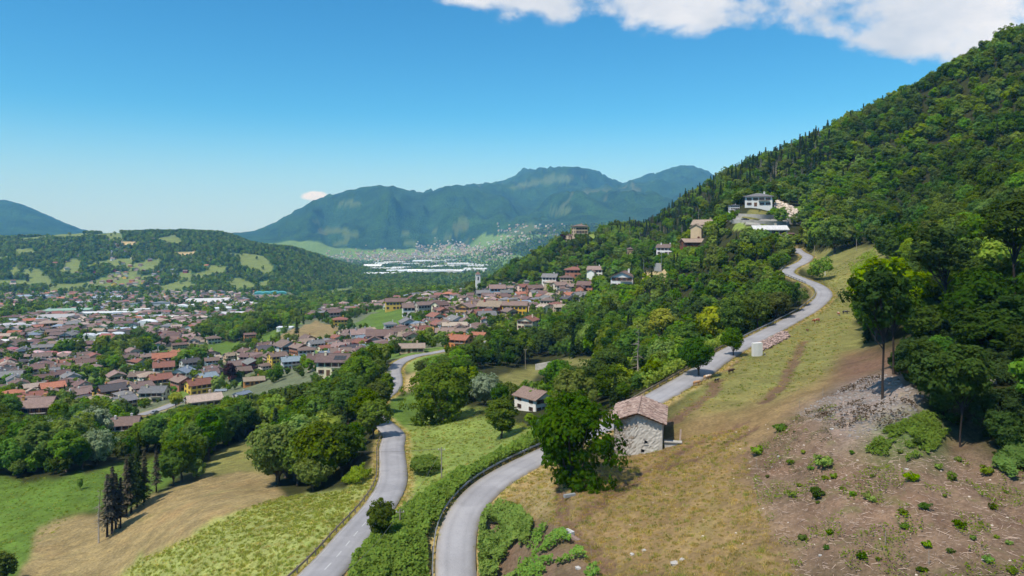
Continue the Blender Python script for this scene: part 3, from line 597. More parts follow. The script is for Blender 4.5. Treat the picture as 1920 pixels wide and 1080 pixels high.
def hip_roof(mb, w, d, h, rise, ov=0.9, th=0.25, lift=0.22):
    a, b = w / 2 + ov, d / 2 + ov; r = max(0.4, a - b); z0 = h - 0.1 + lift; z1 = h + rise + lift
    for q in ([(-a,-b,z0),(a,-b,z0),(r,0,z1),(-r,0,z1)], [(a,b,z0),(-a,b,z0),(-r,0,z1),(r,0,z1)], [(a,-b,z0),(a,b,z0),(r,0,z1)], [(-a,b,z0),(-a,-b,z0),(-r,0,z1)]): mb.slab(q, th)
    return mb
def win_mesh(w, h, sh=True):
    mb = MB().box(-w/2, -0.05, 0, w/2, 0.06, h, 0)
    for x in (-w/2 - 0.06, w/2 - 0.02): mb.box(x, -0.09, -0.05, x + 0.08, 0.05, h + 0.05, 1)
    mb.box(-w/2 - 0.15, -0.16, -0.1, w/2 + 0.15, 0.05, -0.002, 2); mb.box(-0.03, -0.08, 0, 0.03, 0.05, h, 1)
    if sh:
        for x in (-w/2 - 0.58, w/2 + 0.08): mb.box(x, -0.1, 0, x + 0.5, 0.04, h, 3)
    return mb.mesh('window', [M['window'], M['frame'], M['concrete'], M['shutter']])
WIN = win_mesh(1.05, 1.45); WINP = win_mesh(1.0, 1.3, False)
DOOR = MB().box(-0.55, -0.06, 0, 0.55, 0.06, 2.15, 0).box(-0.7, -0.09, 0, -0.56, 0.05, 2.3, 1).box(0.56, -0.09, 0, 0.7, 0.05, 2.3, 1).box(-0.56, -0.09, 2.16, 0.56, 0.05, 2.3, 1).mesh('door', [M['timber'], M['frame']])
def balc_mesh(w):
    mb = MB().box(-w/2, -1.3, -0.16, w/2, 0.0, 0.0)
    mb.box(-w/2, -1.3, 0.92, w/2, -1.24, 1.0, 1)
    n = int(w / 0.35)
    for i in range(n + 1):
        x = -w/2 + 0.02 + (w - 0.08) * i / n; mb.box(x, -1.29, 0.001, x + 0.04, -1.25, 0.919, 1)
    return mb.mesh('balcony', [M['concrete'], M['shutter']])
BALC = balc_mesh(5.2)
CHIM = MB().box(-0.4, -0.4, -1.2, 0.4, 0.4, 1.0).box(-0.52, -0.52, 1.001, 0.52, 0.52, 1.12).box(-0.3, -0.3, 1.121, 0.3, 0.3, 1.32).mesh('chimney', [M['wall']])
PROTO = {}
def proto(kind):
    if kind in PROTO: return PROTO[kind]
    rf = MB(); parts = []
    if kind == 'gable': w, d, h, rise = 12, 10, 5.6, 2.3; wl_ = gable_walls(w, d, h, rise); gable_roof(rf, w, d, h, rise)
    elif kind == 'cross': w, d, h, rise = 10, 12, 5.4, 2.2; wl_ = gable_walls(d, w, h, rise); gable_roof(rf, d, w, h, rise); wl_.v = [(-y, x, z) for x, y, z in wl_.v]; rf.v = [(-y, x, z) for x, y, z in rf.v]
    elif kind == 'hip': w, d, h, rise = 13, 11, 5.8, 2.1; wl_ = MB().box(-w/2, -d/2, -4, w/2, d/2, h); hip_roof(rf, w, d, h, rise)
    elif kind == 'tall': w, d, h, rise = 11, 10, 9.6, 2.0; wl_ = MB().box(-w/2, -d/2, -4, w/2, d/2, h); hip_roof(rf, w, d, h, rise)
    elif kind == 'row': w, d, h, rise = 18, 9, 5.8, 2.0; wl_ = gable_walls(w, d, h, rise); gable_roof(rf, w, d, h, rise, 0.6)
    elif kind == 'low': w, d, h, rise = 12, 8, 3.0, 1.7; wl_ = gable_walls(w, d, h, rise); gable_roof(rf, w, d, h, rise, 0.6)
    elif kind == 'ell':
        w, d, h, rise = 12, 9, 5.6, 2.1; wl_ = gable_walls(w, d, h, rise); gable_roof(rf, w, d, h, rise)
        w2 = gable_walls(6.5, 6.0, 4.1, 1.5); r2 = gable_roof(MB(), 6.5, 6.0, 4.1, 1.5, 0.6)
        t = lambda q: [(-y - 2.5, x - 6.2, z) for x, y, z in q]
        wl_.add(t(w2.v), w2.f); rf.add(t(r2.v), r2.f)
    rows = [1.0] if kind == 'low' else ([0.9, 3.6, 6.8] if kind == 'tall' else [0.9, 3.7])
    wins = []
    fx = [-w*0.34, -w*0.11, w*0.12, w*0.35] if w < 15 else [-7.2, -4.4, -1.5, 1.5, 4.4, 7.2]
    fy = [-d*0.28, d*0.26]
    for ri, z in enumerate(rows):
        for i, x in enumerate(fx):
            if ri == 0 and i == 1: wins.append((x, -d/2, 0.05, 0.0, 'door'))
            elif kind == 'ell' and x < 0.8 and ri == 0: continue
            else: wins.append((x, -d/2, z, 0.0, 'window'))
            wins.append((x, d/2, z, math.pi, 'window'))
        for y in fy:
            wins.append((w/2, y, z, math.pi/2, 'window')); wins.append((-w/2, y, z, -math.pi/2, 'window'))
    if kind in ('gable', 'hip', 'tall', 'cross'): wins.append((w*0.2, -d/2, rows[1] - 0.15, 0.0, 'balcony'))
    ch = [(w*0.22, d*0.18, h + rise*0.64 + 0.7)] + ([(-w*0.28, -d*0.12, h + rise*0.7 + 0.6)] if kind in ('gable', 'row') else [])
    PROTO[kind] = dict(w=w, d=d, h=h, rise=rise, wall=wl_.mesh('wall', [M['wall']]), roof=rf.mesh('roof', [M['roof']]), wins=wins, ch=ch, wb=wl_, rb=rf)
    return PROTO[kind]
RC = dict(brown=(122,104,96), pink=(144,122,114), red=(140,96,84), orange=(172,114,90), grey=(124,122,122), tan=(158,140,124), dark=(88,84,86), rust=(116,94,88), pale=(176,158,146), blue=(130,142,156), bright=(178,90,78))
WC = dict(white=(226,222,214), cream=(222,208,180), yellow=(222,184,84), ochre=(206,160,96), orange=(208,140,84), pinkish=(214,182,164), red=(150,80,70), stone=(176,166,152), tan=(196,172,142), lblue=(176,200,212), grey=(186,184,180), vivid=(232,184,50), wood=(128,78,56), brick=(176,120,96))
RW = dict(brown='brown', pink='pinkish', red='red', orange='orange', grey='grey', tan='tan', dark='dark grey', rust='rusty', pale='pale', blue='bluish', bright='bright red')
WW = dict(white='white', cream='cream', yellow='yellow', ochre='ochre', orange='orange', pinkish='pink', red='dark red', stone='stone grey', tan='tan', lblue='pale blue', grey='grey', vivid='bright yellow', wood='timber', brick='brick')
def jit(c, r=0.15):
    k = 1 + rnd.uniform(-r, r); c = srgb(*c); return (min(1, c[0]*k), min(1, c[1]*k*(1+rnd.uniform(-.03,.03))), min(1, c[2]*k*(1+rnd.uniform(-.05,.05))), 1)
NAMEW = dict(gable='gabled house', cross='gabled house', hip='hipped house', tall='tall house', row='long house', low='low house', ell='winged house')
def put_house(p, kind, w_m, rot, wc, rc, name='house', hs=1.0, label=None, detail=True, keep=True, ds=1.0):
    P = proto(kind); s = w_m / P['w']; s = max(0.45, min(1.45, s))
    o = empty(name, p, rot, (s, s * ds, s * hs)); wcol, rcol = jit(WC[wc]), jit(RC[rc])
    a = link('wall', P['wall'], None, o); a.color = wcol
    r = link('roof', P['roof'], None, o); r.color = rcol
    if detail:
        for c in P['ch'][:1 if p.y > 600 else 2]: q = link('chimney', CHIM, None, r, c); q.color = wcol
        cd = Vector((-p.x, -p.y, 0)).normalized()
        if p.y < 850:
            for x, y, z, rz, nm in P['wins']:
                nrm = Vector((math.sin(rz + rot), -math.cos(rz + rot), 0))
                if nrm.dot(cd) < 0.12: continue
                if nm != 'window' and p.y > 520: continue
                q = link(nm, {'window': WIN, 'door': DOOR, 'balcony': BALC}[nm], None, o, (x, y, z)); q.rotation_euler = (0, 0, rz)
    hh = (P['h'] + P['rise']) * s * hs; u, v = uv_of(p.x, p.y, p.z)
    BLOCK.append((p.x, p.y, 0.62 * max(P['w'], P['d']) * s + 1.0))
    if keep:
        pw = F / p.y * P['w'] * s * 0.36; KEEP.append((u - pw, v - hh * F / p.y * 0.95, u + pw, v - hh * F / p.y * 0.3, p.y))
    if label: tag(o, label, 'house', 'houses of the valley')
    else: CENSUS.setdefault('house', []).append((o, u, v, p.y, (WW[wc], RW[rc], NAMEW[kind])))
    return o
ROT = [R(12), R(-22), R(38), R(100), R(68), R(-48)]
# hand-placed: u, v of the base, roof width in frame pixels, kind, rotation, wall, roof, (storey factor), nearest
HERO = [
 (66,787,62,'gable',-18,'ochre','pink',1,300),(233,826,50,'gable',-12,'white','brown',1.05,270),(290,752,42,'gable',-20,'cream','grey',1,300),(372,738,40,'gable',20,'yellow','red',1,330),(342,712,30,'cross',-25,'white','blue',1,330),
 (300,727,36,'gable',15,'ochre','red',1.1,330),(382,762,58,'low',12,'tan','pale',1,300),(307,704,34,'gable',0,'pinkish','red',1.15,330),(356,692,30,'gable',20,'grey','dark',1,330),(262,718,32,'gable',-15,'cream','brown',1,330),
 (218,718,28,'cross',10,'tan','pink',1,330),(307,685,36,'ell',0,'ochre','orange',1,330),(62,758,40,'gable',10,'cream','red',0.9,330),(104,632,32,'row',10,'yellow','brown',1.1,400),(90,618,26,'hip',10,'yellow','tan',1.1,400),
 (400,644,24,'hip',10,'cream','brown',1,400),(336,654,26,'row',10,'tan','rust',1,400),(470,634,24,'row',5,'orange','rust',1,400),(421,672,17,'low',80,'white','grey',1,400),(397,686,24,'gable',5,'lblue','brown',1,400),
 (467,681,28,'gable',-20,'pinkish','rust',1.1,400),(443,694,28,'gable',15,'white','brown',1,400),(476,720,36,'low',5,'orange','tan',1,350),(150,745,34,'gable',8,'pinkish','pink',0.9,330),(205,742,30,'hip',20,'cream','pink',0.9,330),
 (628,700,56,'gable',-16,'cream','brown',1,300),(606,703,22,'low',-16,'white','rust',0.8,300),(732,628,22,'tall',10,'white','grey',1.1,450),(677,642,38,'gable',10,'grey','pink',1,450),(712,648,46,'ell',0,'stone','rust',1,400),
 (765,620,28,'cross',10,'white','grey',1.1,450),(762,643,28,'gable',-10,'tan','tan',1.1,400),(638,610,26,'hip',5,'yellow','red',1,500),(627,597,26,'gable',20,'pinkish','rust',1,500),(770,590,30,'gable',5,'white','brown',1.1,500),
 (797,586,36,'row',25,'stone','brown',1.3,500),(742,580,38,'row',5,'yellow','rust',1.3,550),(820,600,26,'low',5,'white','bright',1,450),(826,584,26,'gable',40,'cream','rust',1.1,500),(876,590,30,'cross',-30,'ochre','pink',1,480),
 (921,592,42,'gable',-20,'red','tan',1,450),(935,575,20,'hip',5,'grey','grey',1,500),(966,590,46,'row',-8,'vivid','pink',1.25,450),(1027,576,25,'hip',-12,'cream','brown',1.2,450),(860,650,42,'gable',-25,'orange','orange',0.8,330),
 (898,634,28,'low',-25,'tan','orange',1,330),(852,623,46,'row',8,'tan','pale',0.95,400),(772,662,46,'low',0,'tan','tan',0.9,330),(990,616,30,'cross',-20,'cream','red',1,380),(867,566,18,'gable',10,'white','brown',1,600),
 (841,559,18,'hip',10,'pinkish','orange',1.1,600),(932,554,28,'gable',5,'lblue','pink',1.1,600),(950,558,22,'ell',0,'white','grey',1,600),(1032,533,27,'gable',-14,'white','grey',1.1,500),(1002,552,28,'ell',20,'brick','rust',1,500),
 (981,548,24,'gable',40,'pinkish','red',1,550),(1169,538,44,'cross',-8,'white','brown',1,400),(1117,518,28,'ell',-10,'white','pink',1.1,480),(1076,519,32,'hip',0,'brick','red',1,500),(1099,548,30,'ell',-15,'brick','rust',1.1,430),
 (1249,478,30,'gable',-15,'white','brown',1,350),(1181,474,10,'tall',20,'tan','pink',1,450),(1087,434,24,'tall',20,'tan','brown',0.9,650),(1068,438,16,'gable',60,'tan','rust',1,650),(1302,462,46,'low',20,'wood','tan',0.9,300),
 (1376,394,17,'tall',15,'white','dark',0.7,360),(660,655,30,'ell',10,'cream','rust',1,400),(592,655,26,'gable',20,'white','grey',1,420),(640,662,30,'gable',-15,'pinkish','pink',1,400),(575,668,30,'hip',0,'grey','brown',1,400),
 (612,668,26,'low',20,'white','blue',1,380),(545,690,32,'gable',10,'white','blue',1,380),(520,680,30,'gable',20,'yellow','brown',1,400),(500,695,24,'hip',20,'cream','brown',1,390),(690,630,24,'gable',20,'white','tan',1,480),
 (905,560,24,'gable',10,'grey','grey',1,600),(890,575,24,'hip',40,'cream','brown',1,550),(1050,545,26,'gable',30,'cream','pink',1,500),(1062,530,24,'hip',0,'tan','rust',1,520),(1018,560,24,'row',-10,'ochre','rust',1,480),
]
for (u, v, w, kind, rot, wc, rc, hs, y0) in HERO:
    p = at(u, v, y0, y0 * 1.8 + 200); a = R(rot) - math.atan2(p.x, p.y)
    put_house(p, kind, w * p.y / F, a, wc, rc, 'house', hs)

# the rest of the towns: spaced at random, turned to the lie of the streets
def clear_of(x, y, r):
    return all((x - a) ** 2 + (y - b) ** 2 > (r + c) ** 2 for a, b, c in BLOCK)
TOWN = [(-60,805),(50,795),(115,765),(200,772),(280,760),(310,740),(440,725),(570,705),(600,690),(560,660),(500,655),(470,668),(280,680),(270,664),(420,640),(490,622),(560,600),(640,590),(655,568),(560,560),(480,549),(330,546),(100,549),(-60,552)]
VILL = [(560,690),(520,655),(640,640),(660,618),(700,625),(760,622),(765,578),(655,586),(640,570),(700,550),(780,547),(880,548),(960,535),(1060,530),(1095,560),(1050,585),(985,594),(920,604),(890,630),(800,640),(745,655),(690,668)]
SHEDS = [  # industrial halls: u, v, width m, depth m, height, roof colour, style
 (388,570,90,60,9,(196,194,192),'saw'),(340,579,70,22,7,(222,222,222),'vault3'),(450,574,70,40,8,(206,204,200),'flat'),(486,556,26,50,9,(78,150,146),'vault'),(500,556,26,50,9,(78,150,146),'vault'),(514,555,26,50,9,(78,150,146),'vault'),(528,555,26,40,8,(78,150,146),'vault'),
 (282,576,75,30,11,(108,112,112),'flat'),(205,592,110,34,9,(214,214,210),'flat'),(120,588,100,50,10,(150,176,150),'flat'),(105,602,60,45,9,(168,166,164),'saw'),(45,606,90,40,9,(176,182,190),'flat'),(30,616,70,40,9,(190,186,186),'vault3'),
 (250,586,60,25,8,(206,206,202),'flat'),(225,622,70,24,8,(190,204,216),'flat'),(275,614,40,30,9,(232,232,230),'vault'),(308,613,46,20,6,(220,222,216),'flat'),(150,646,100,26,8,(176,176,172),'low'),(192,634,80,34,8,(206,208,210),'vault3'),(25,646,70,36,8,(226,222,218),'vault3'),
 (20,662,80,30,8,(164,92,92),'vault3'),(65,672,34,26,7,(206,168,166),'vault'),(92,673,34,26,7,(180,108,106),'vault'),(122,674,36,26,7,(206,164,162),'vault'),(330,600,50,30,8,(200,196,186),'low'),(365,608,40,24,7,(222,222,222),'flat'),(440,592,60,30,7,(198,196,196),'low'),(420,583,50,30,8,(214,214,216),'flat'),
 (160,573,90,40,9,(180,184,190),'flat'),(60,560,80,40,9,(150,166,180),'flat'),(200,562,70,40,9,(176,182,196),'flat'),(280,598,60,24,7,(186,190,196),'low'),(545,600,50,24,6,(214,210,206),'flat'),(535,618,30,20,6,(222,222,222),'flat'),
]
for k, (u, v) in enumerate([(700,502),(716,497),(738,494),(755,505),(770,497),(792,492),(805,503),(745,512),(712,517),(780,512),(800,514),(822,511),(845,512),(868,510),(890,508),(835,500),(860,497),(880,498),(815,492),(845,490),(725,507),(900,500)]):
    SHEDS.append((u, v, rnd.uniform(70, 150), rnd.uniform(50, 80), rnd.uniform(9, 14), rnd.choice([(236,236,236),(222,222,220),(206,214,214),(196,204,206),(240,240,238)]), rnd.choice(['flat', 'flat', 'vault3', 'low'])))
def shed(u, v, w, d, h, rc, style):
    p = at(u, v, 400 if v > 545 else 2000); s = max(0.42, min(0.85, p.y / 1500)) if p.y < 2000 else 1.0; w *= s; d *= s; h *= s * 0.8
    rot = R(rnd.uniform(-12, 12)) - math.atan2(p.x, p.y) * 0.6
    o = empty('warehouse', p, rot); wl_ = MB().box(-w/2, -d/2, -4, w/2, d/2, h).build('wall', M['wall'], o); wl_.color = jit((214, 210, 204)); rf = MB()
    if style == 'flat': rf.box(-w/2 - .3, -d/2 - .3, h + .002, w/2 + .3, d/2 + .3, h + 0.5)
    elif style == 'low': gable_roof(rf, w, d, h - 0.2, d * 0.1, 0.4, 0.3)
    elif style in ('vault', 'vault3', 'saw'):
        n = {'vault': 1, 'vault3': max(3, int(w / 16)), 'saw': max(4, int(d / 8))}[style]
        if style == 'saw':
            for i in range(n):
                y0 = -d/2 + d * i / n; y1 = y0 + d / n - 0.05
                rf.add([(-w/2, y0, h + .01), (w/2, y0, h + .01), (w/2, y1, h + .01), (-w/2, y1, h + .01), (-w/2, y1, h + 3.2), (w/2, y1, h + 3.2)], [(0, 1, 5, 4), (3, 4, 5, 2), (0, 4, 3), (1, 2, 5), (0, 3, 2, 1)])
        else:
            for i in range(n):
                x0 = -w/2 + w * i / n; bw = w / n - 0.1; k = 7; hh = bw * (0.22 if style == 'vault' else 0.13)
                pts = [(x0 + bw/2 - bw/2 * math.cos(math.pi * j / k), h + .01 + hh * math.sin(math.pi * j / k)) for j in range(k + 1)]
                vs = [(x, -d/2, z) for x, z in pts] + [(x, d/2, z) for x, z in pts]; m_ = k + 1
                rf.add(vs, [(j, j + 1, j + 1 + m_, j + m_) for j in range(k)] + [tuple(range(m_))[::-1], tuple(range(m_, 2 * m_))])
    r = rf.build('roof', M['metalroof'], o); r.color = (*srgb(*rc), 1)
    nw = max(2, int(w / 9)); dn = MB().box(-2.0, -0.08, 0, 2.0, 0.08, min(4.2, h * 0.55)).mesh('loading_door', [M['galv']])
    if p.y < 1700:
        for i in range(min(nw, 6)):
            x = -w/2 + w * (i + 0.5) / min(nw, 6); link('loading_door', dn, None, o, (x, -d/2 - 0.06, 0.02))
    uu, vv = uv_of(p.x, p.y, p.z); q = {'saw': 'sawtooth roofed', 'flat': 'flat roofed', 'low': 'low pitched', 'vault': 'barrel vaulted', 'vault3': 'multi vaulted'}[style]
    BLOCK.append((p.x, p.y, 0.5 * max(w, d) + 2)); CENSUS.setdefault('warehouse', []).append((o, uu, vv, p.y, (q,)))
for s_ in SHEDS: shed(*s_)
HERO_N = len(CENSUS['house'])
GRD = {}
def grd_ok(x, y, r):
    i, j = int(x // 24), int(y // 24)
    for a in (-1, 0, 1):
        for b in (-1, 0, 1):
            for (q, w, c) in GRD.get((i + a, j + b), ()):
                if (q - x) ** 2 + (w - y) ** 2 < (r + c) ** 2: return False
    return True
def grd_put(x, y, r): GRD.setdefault((int(x // 24), int(y // 24)), []).append((x, y, r))
SPOTS = []; GREEN = [p[1] for p in PATCH if p[0] in ('lush', 'straw', 'forest') and p[2] >= 330]
for poly, y0, y1, n, mr_ in ((TOWN, 330, 1750, 7000, 5.6), (VILL, 330, 1000, 3200, 5.0)):
    a = np.array(poly); c = 0
    for _ in range(n):
        Y = math.exp(rnd.uniform(math.log(y0), math.log(y1))) if rnd.random() < 0.75 else rnd.uniform(y0, y1); u = rnd.uniform(a[:, 0].min(), a[:, 0].max()); X = Y * (u - 960) / F
        z = float(H(X, Y)); _, v = uv_of(X, Y, z)
        if not in_poly(np.array([u]), np.array([v]), poly)[0]: continue
        if any(in_poly(np.array([u]), np.array([v]), g)[0] for g in GREEN): continue
        if float(bil(RD, X, Y)) < 7: continue
        if fbm(X / 120, Y / 120, 91, 2) > 0.62: continue                          # green gaps
        r = mr_ * rnd.uniform(0.95, 1.25)
        if not grd_ok(X, Y, r) or not clear_of(X, Y, r * 0.8): continue
        grd_put(X, Y, r); SPOTS.append((Vector((X, Y, z)), r, u, v))
# upper valley hamlets on the hill to the left
for _ in range(900):
    u = rnd.uniform(0, 620); v = rnd.uniform(430, 545)
    p = at(u, v, 1760); d = math.exp(-((u - 215 - (v - 470) * 0.4) / 55) ** 2) * (v > 455) + 0.5 * math.exp(-((u - 300) / 90) ** 2) * (v > 500) + 0.07
    if rnd.random() > d * 0.6 or p.y > 2900 or not grd_ok(p.x, p.y, 8): continue
    grd_put(p.x, p.y, 8); SPOTS.append((p, 7, u, v))
SPOTS.sort(key=lambda s: s[0].y / s[1])
NIND = 300 - HERO_N
def street_rot(x, y): return R(18) + (fbm(x / 180, y / 180, 15, 2) - 0.5) * 1.9
P_S = dict(row=1.35)
wkeys = ['cream'] * 4 + ['white'] * 4 + ['tan'] * 2 + ['pinkish'] * 3 + ['ochre', 'yellow', 'orange', 'brick', 'grey', 'grey', 'stone', 'red']
rkeys = ['brown'] * 6 + ['pink'] * 6 + ['rust'] * 5 + ['red'] * 3 + ['tan', 'tan', 'orange', 'grey', 'grey', 'grey', 'dark', 'dark', 'pale', 'pale', 'blue']
far_v, far_f, far_c = [], [], []
def far_house(p, kind, s, rot, wc, rc):
    P = proto(kind); c, sn = math.cos(rot), math.sin(rot)
    for b, colr in ((P['wb'], wc), (P['rb'], rc)):
        o = len(far_v)
        far_v.extend([(p.x + s * (x * c - y * sn), p.y + s * (x * sn + y * c), p.z + s * z) for x, y, z in b.v]); far_f.extend([tuple(o + i for i in f) for f in b.f]); far_c.extend([colr] * len(b.f))
for n, (p, r, u, v) in enumerate(SPOTS):
    kind = rnd.choice(['gable'] * 4 + ['cross'] * 3 + ['hip'] * 4 + ['ell'] * 2 + ['low', 'row']); rot = float(street_rot(p.x, p.y)) + rnd.choice([0, 0, math.pi / 2]) + rnd.uniform(-.12, .12)
    if kind == 'row' and r < 6.2: kind = 'gable'
    wc, rc = rnd.choice(wkeys), rnd.choice(rkeys)
    if n < NIND: put_house(p, kind, r * 1.62 * P_S.get(kind, 1.0), rot, wc, rc, 'house', rnd.uniform(0.85, 1.1), keep=False)
    else: far_house(p, kind, r * 1.62 / 12 * rnd.uniform(0.9, 1.1), rot, jit(WC[wc]), jit(RC[rc])); BLOCK.append((p.x, p.y, r))
# the towns at the foot of the far mountains
for _ in range(1500):
    q = rnd.random()
    if q < 0.45: u, v = rnd.gauss(735, 70), rnd.gauss(484, 7)
    elif q < 0.7: u, v = rnd.uniform(780, 960), rnd.gauss(470, 8)
    elif rnd.random() < 0.72: continue
    else: u = rnd.uniform(930, 1060); v = rnd.gauss(442 - (u - 940) * 0.16, 13)
    if v < 420 or v > 500: continue
    p = at(u, v, 3900)
    if p.y < 3900: continue
    far_house(p, rnd.choice(['hip', 'tall', 'gable', 'row']), rnd.uniform(0.7, 1.25), rnd.uniform(0, 3), jit(WC[rnd.choice(['white', 'cream', 'tan', 'pinkish', 'stone'])]), jit(RC[rnd.choice(['pale', 'tan', 'pink', 'brown'])]))
fm = bpy.data.meshes.new('distant_houses'); fm.from_pydata(far_v, [], far_f); fm.update()
fc = fm.color_attributes.new('Col', 'FLOAT_COLOR', 'CORNER'); lc = np.repeat(np.array(far_c, np.float32), [len(f) for f in far_f], axis=0); fc.data.foreach_set('color', lc.ravel())
mm = NT('distant_plaster'); M['distant'] = mm.out(mm.bsdf(mm.n('ShaderNodeVertexColor', layer_name='Col').outputs[0], 0.9, 0.2))
dh = link('distant_houses', fm, M['distant']); tag(dh, 'mass of tiny far houses across the valley towns and hill hamlets', 'houses', None, 'stuff')

# ------------------------------------------------------------------ trees
def leaf_mesh(name, c, nrm, size, shade, mat, rg, narrow=0.6, along=None):
    """rhombic leaf clumps: centres, normals, sizes, brightness 0..1"""
    n = len(c); nrm = nrm / np.maximum(np.linalg.norm(nrm, axis=1), 1e-6)[:, None]
    a = along if along is not None else rg.normal(size=(n, 3)); a = a - (a * nrm).sum(1)[:, None] * nrm; a /= np.maximum(np.linalg.norm(a, axis=1), 1e-6)[:, None]; b = np.cross(nrm, a)
    s = size[:, None]; bend = nrm * s * rg.uniform(-0.25, 0.1, (n, 1))
    v = np.stack([c - a * s, c + b * s * narrow + bend, c + a * s, c - b * s * narrow + bend], 1).reshape(-1, 3)
    me = mesh_np(name, v, np.arange(4 * n).reshape(n, 4), [mat])
    ca = me.color_attributes.new('Leaf', 'FLOAT_COLOR', 'POINT'); col = np.ones((n, 4), np.float32); col[:, 0] = rg.random(n); col[:, 1] = np.clip(shade, 0, 1); ca.data.foreach_set('color', np.repeat(col, 4, axis=0).ravel())
    return me
def broad(name, seed, Ht, Rd, base, nc, nl, ls, mat, lean=0.0, flat=1.0, airy=0.0, bark='bark', limbs=7, lobe=0.3):
    rg = np.random.default_rng(seed); zc = (base + Ht) / 2; hz_ = (Ht - base) / 2
    lob = rg.normal(size=(5, 3)); lob /= np.linalg.norm(lob, axis=1)[:, None]; la = rg.uniform(0.05, lobe, 5)
    d = rg.normal(size=(nc, 3)); d[:, 2] = d[:, 2] * 0.9 + 0.12; d /= np.linalg.norm(d, axis=1)[:, None]
    bulge = 0.82 + (np.clip(d @ lob.T, 0, 1) ** 2 * la).sum(1)
    rr = (rg.uniform(0.30 if airy == 0 else 0.2, 1.0, nc) ** 0.55) * bulge
    cen = d * rr[:, None] * np.array([Rd, Rd, hz_ * flat]) * 0.86; low = cen[:, 2] < 0
    cen[low, :2] *= (1 + 0.25 * cen[low, 2] / hz_)[:, None]
    cen[:, 2] += zc; cen[:, 0] += lean * (cen[:, 2] / Ht) ** 2 * Rd
    cr = Rd * rg.uniform(0.16, 0.32, nc) * (1 - 0.25 * airy)
    k = np.repeat(np.arange(nc), nl); n = len(k)
    e = rg.normal(size=(n, 3)); e[:, 2] += 0.25; e /= np.linalg.norm(e, axis=1)[:, None]
    out = (cen - np.array([0, 0, zc])) / np.array([Rd, Rd, hz_]); out = out[k]
    e = e + out * 0.55; e /= np.linalg.norm(e, axis=1)[:, None]
    c = cen[k] + e * (cr[k] * rg.uniform(0.55, 1.12, n))[:, None] * np.array([1, 1, 0.8])
    nrm = e * 0.9 + out * 0.5 + np.array([0, 0, 0.35]) + rg.normal(size=(n, 3)) * 0.42
    sh = rg.random(nc)[k] * 0.5 + rg.random(n) * 0.5
    cm = leaf_mesh(name + '_crown', c, nrm, ls * rg.uniform(0.65, 1.3, n), sh, mat, rg)
    mb = MB(); r0 = 0.022 * Ht * (0.42 if airy else 1.0); px_ = lean * Rd
    tp = [(0, 0, -0.8), (0.02 * px_, 0, Ht * 0.12), (rg.normal() * .15 + 0.1 * px_, rg.normal() * .15, base * 0.9), (px_ * .3 + rg.normal() * .2, rg.normal() * .2, zc), (px_ * 0.6, rg.normal() * .3, Ht * 0.86)]
    mb.tube(tp, [r0 * 1.35, r0, r0 * 0.8, r0 * 0.5, r0 * 0.12], 7)
    for q in rg.choice(nc, min(limbs, nc), replace=False):
        t0 = rg.uniform(0.75, 1.15) * base; st = Vector((tp[2][0], tp[2][1], min(t0, zc))); en = Vector(cen[q]); mid = st.lerp(en, 0.5) + Vector((0, 0, -0.06 * Ht * rg.random()))
        mb.tube([st, mid, en], [r0 * 0.5, r0 * 0.3, r0 * 0.08], 5)
    return dict(crown=cm, trunk=mb.mesh(name + '_trunk', [M[bark]], True), h=Ht, r=Rd)
def spruce(name, seed, Ht, Rd, base, nw, nb, ls, mat, thin=0.0, bark='darkbark'):
    rg = np.random.default_rng(seed); C_, N_, S_, A_, B_ = [], [], [], [], []
    mb = MB(); r0 = 0.016 * Ht; mb.tube([(0, 0, -0.8), (0, 0, Ht * 0.5), (0, 0, Ht * 0.98)], [r0 * 1.3, r0 * 0.75, r0 * 0.1], 7)
    for i in range(nw):
        t = (i + rg.random() * 0.6) / nw; z = base + (Ht - base) * t; rad = Rd * (1 - t) ** 0.85 * rg.uniform(0.75, 1.1) + 0.12
        for j in range(nb):
            if rg.random() < thin * (1.2 - t): 
                if rg.random() < 0.4:
                    a = rg.uniform(0, 6.28); mb.tube([(0, 0, z), (math.cos(a) * rad * .7, math.sin(a) * rad * .7, z - rad * .15)], [0.04, 0.012], 4)
                continue
            a = rg.uniform(0, 6.28); L = rad * rg.uniform(0.7, 1.1); m = max(2, int(L / (ls * 0.75))); 
            for q in range(m):
                f = (q + 0.6) / m; zz_ = z + L * (0.10 * f - 0.42 * f * f)
                for sd in (-1, 1):
                    aa = a + sd * 0.22 * rg.random(); C_.append((math.cos(aa) * L * f, math.sin(aa) * L * f, zz_ + rg.normal() * 0.08)); d = np.array([math.cos(aa), math.sin(aa), -0.35])
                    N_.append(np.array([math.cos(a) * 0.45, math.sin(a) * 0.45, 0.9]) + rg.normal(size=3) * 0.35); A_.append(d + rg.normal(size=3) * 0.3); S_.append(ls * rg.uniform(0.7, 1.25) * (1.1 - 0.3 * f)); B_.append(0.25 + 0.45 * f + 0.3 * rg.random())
    cm = leaf_mesh(name + '_crown', np.array(C_), np.array(N_), np.array(S_), np.array(B_), mat, rg, 0.42, np.array(A_))
    return dict(crown=cm, trunk=mb.mesh(name + '_trunk', [M[bark]], True), h=Ht, r=Rd)
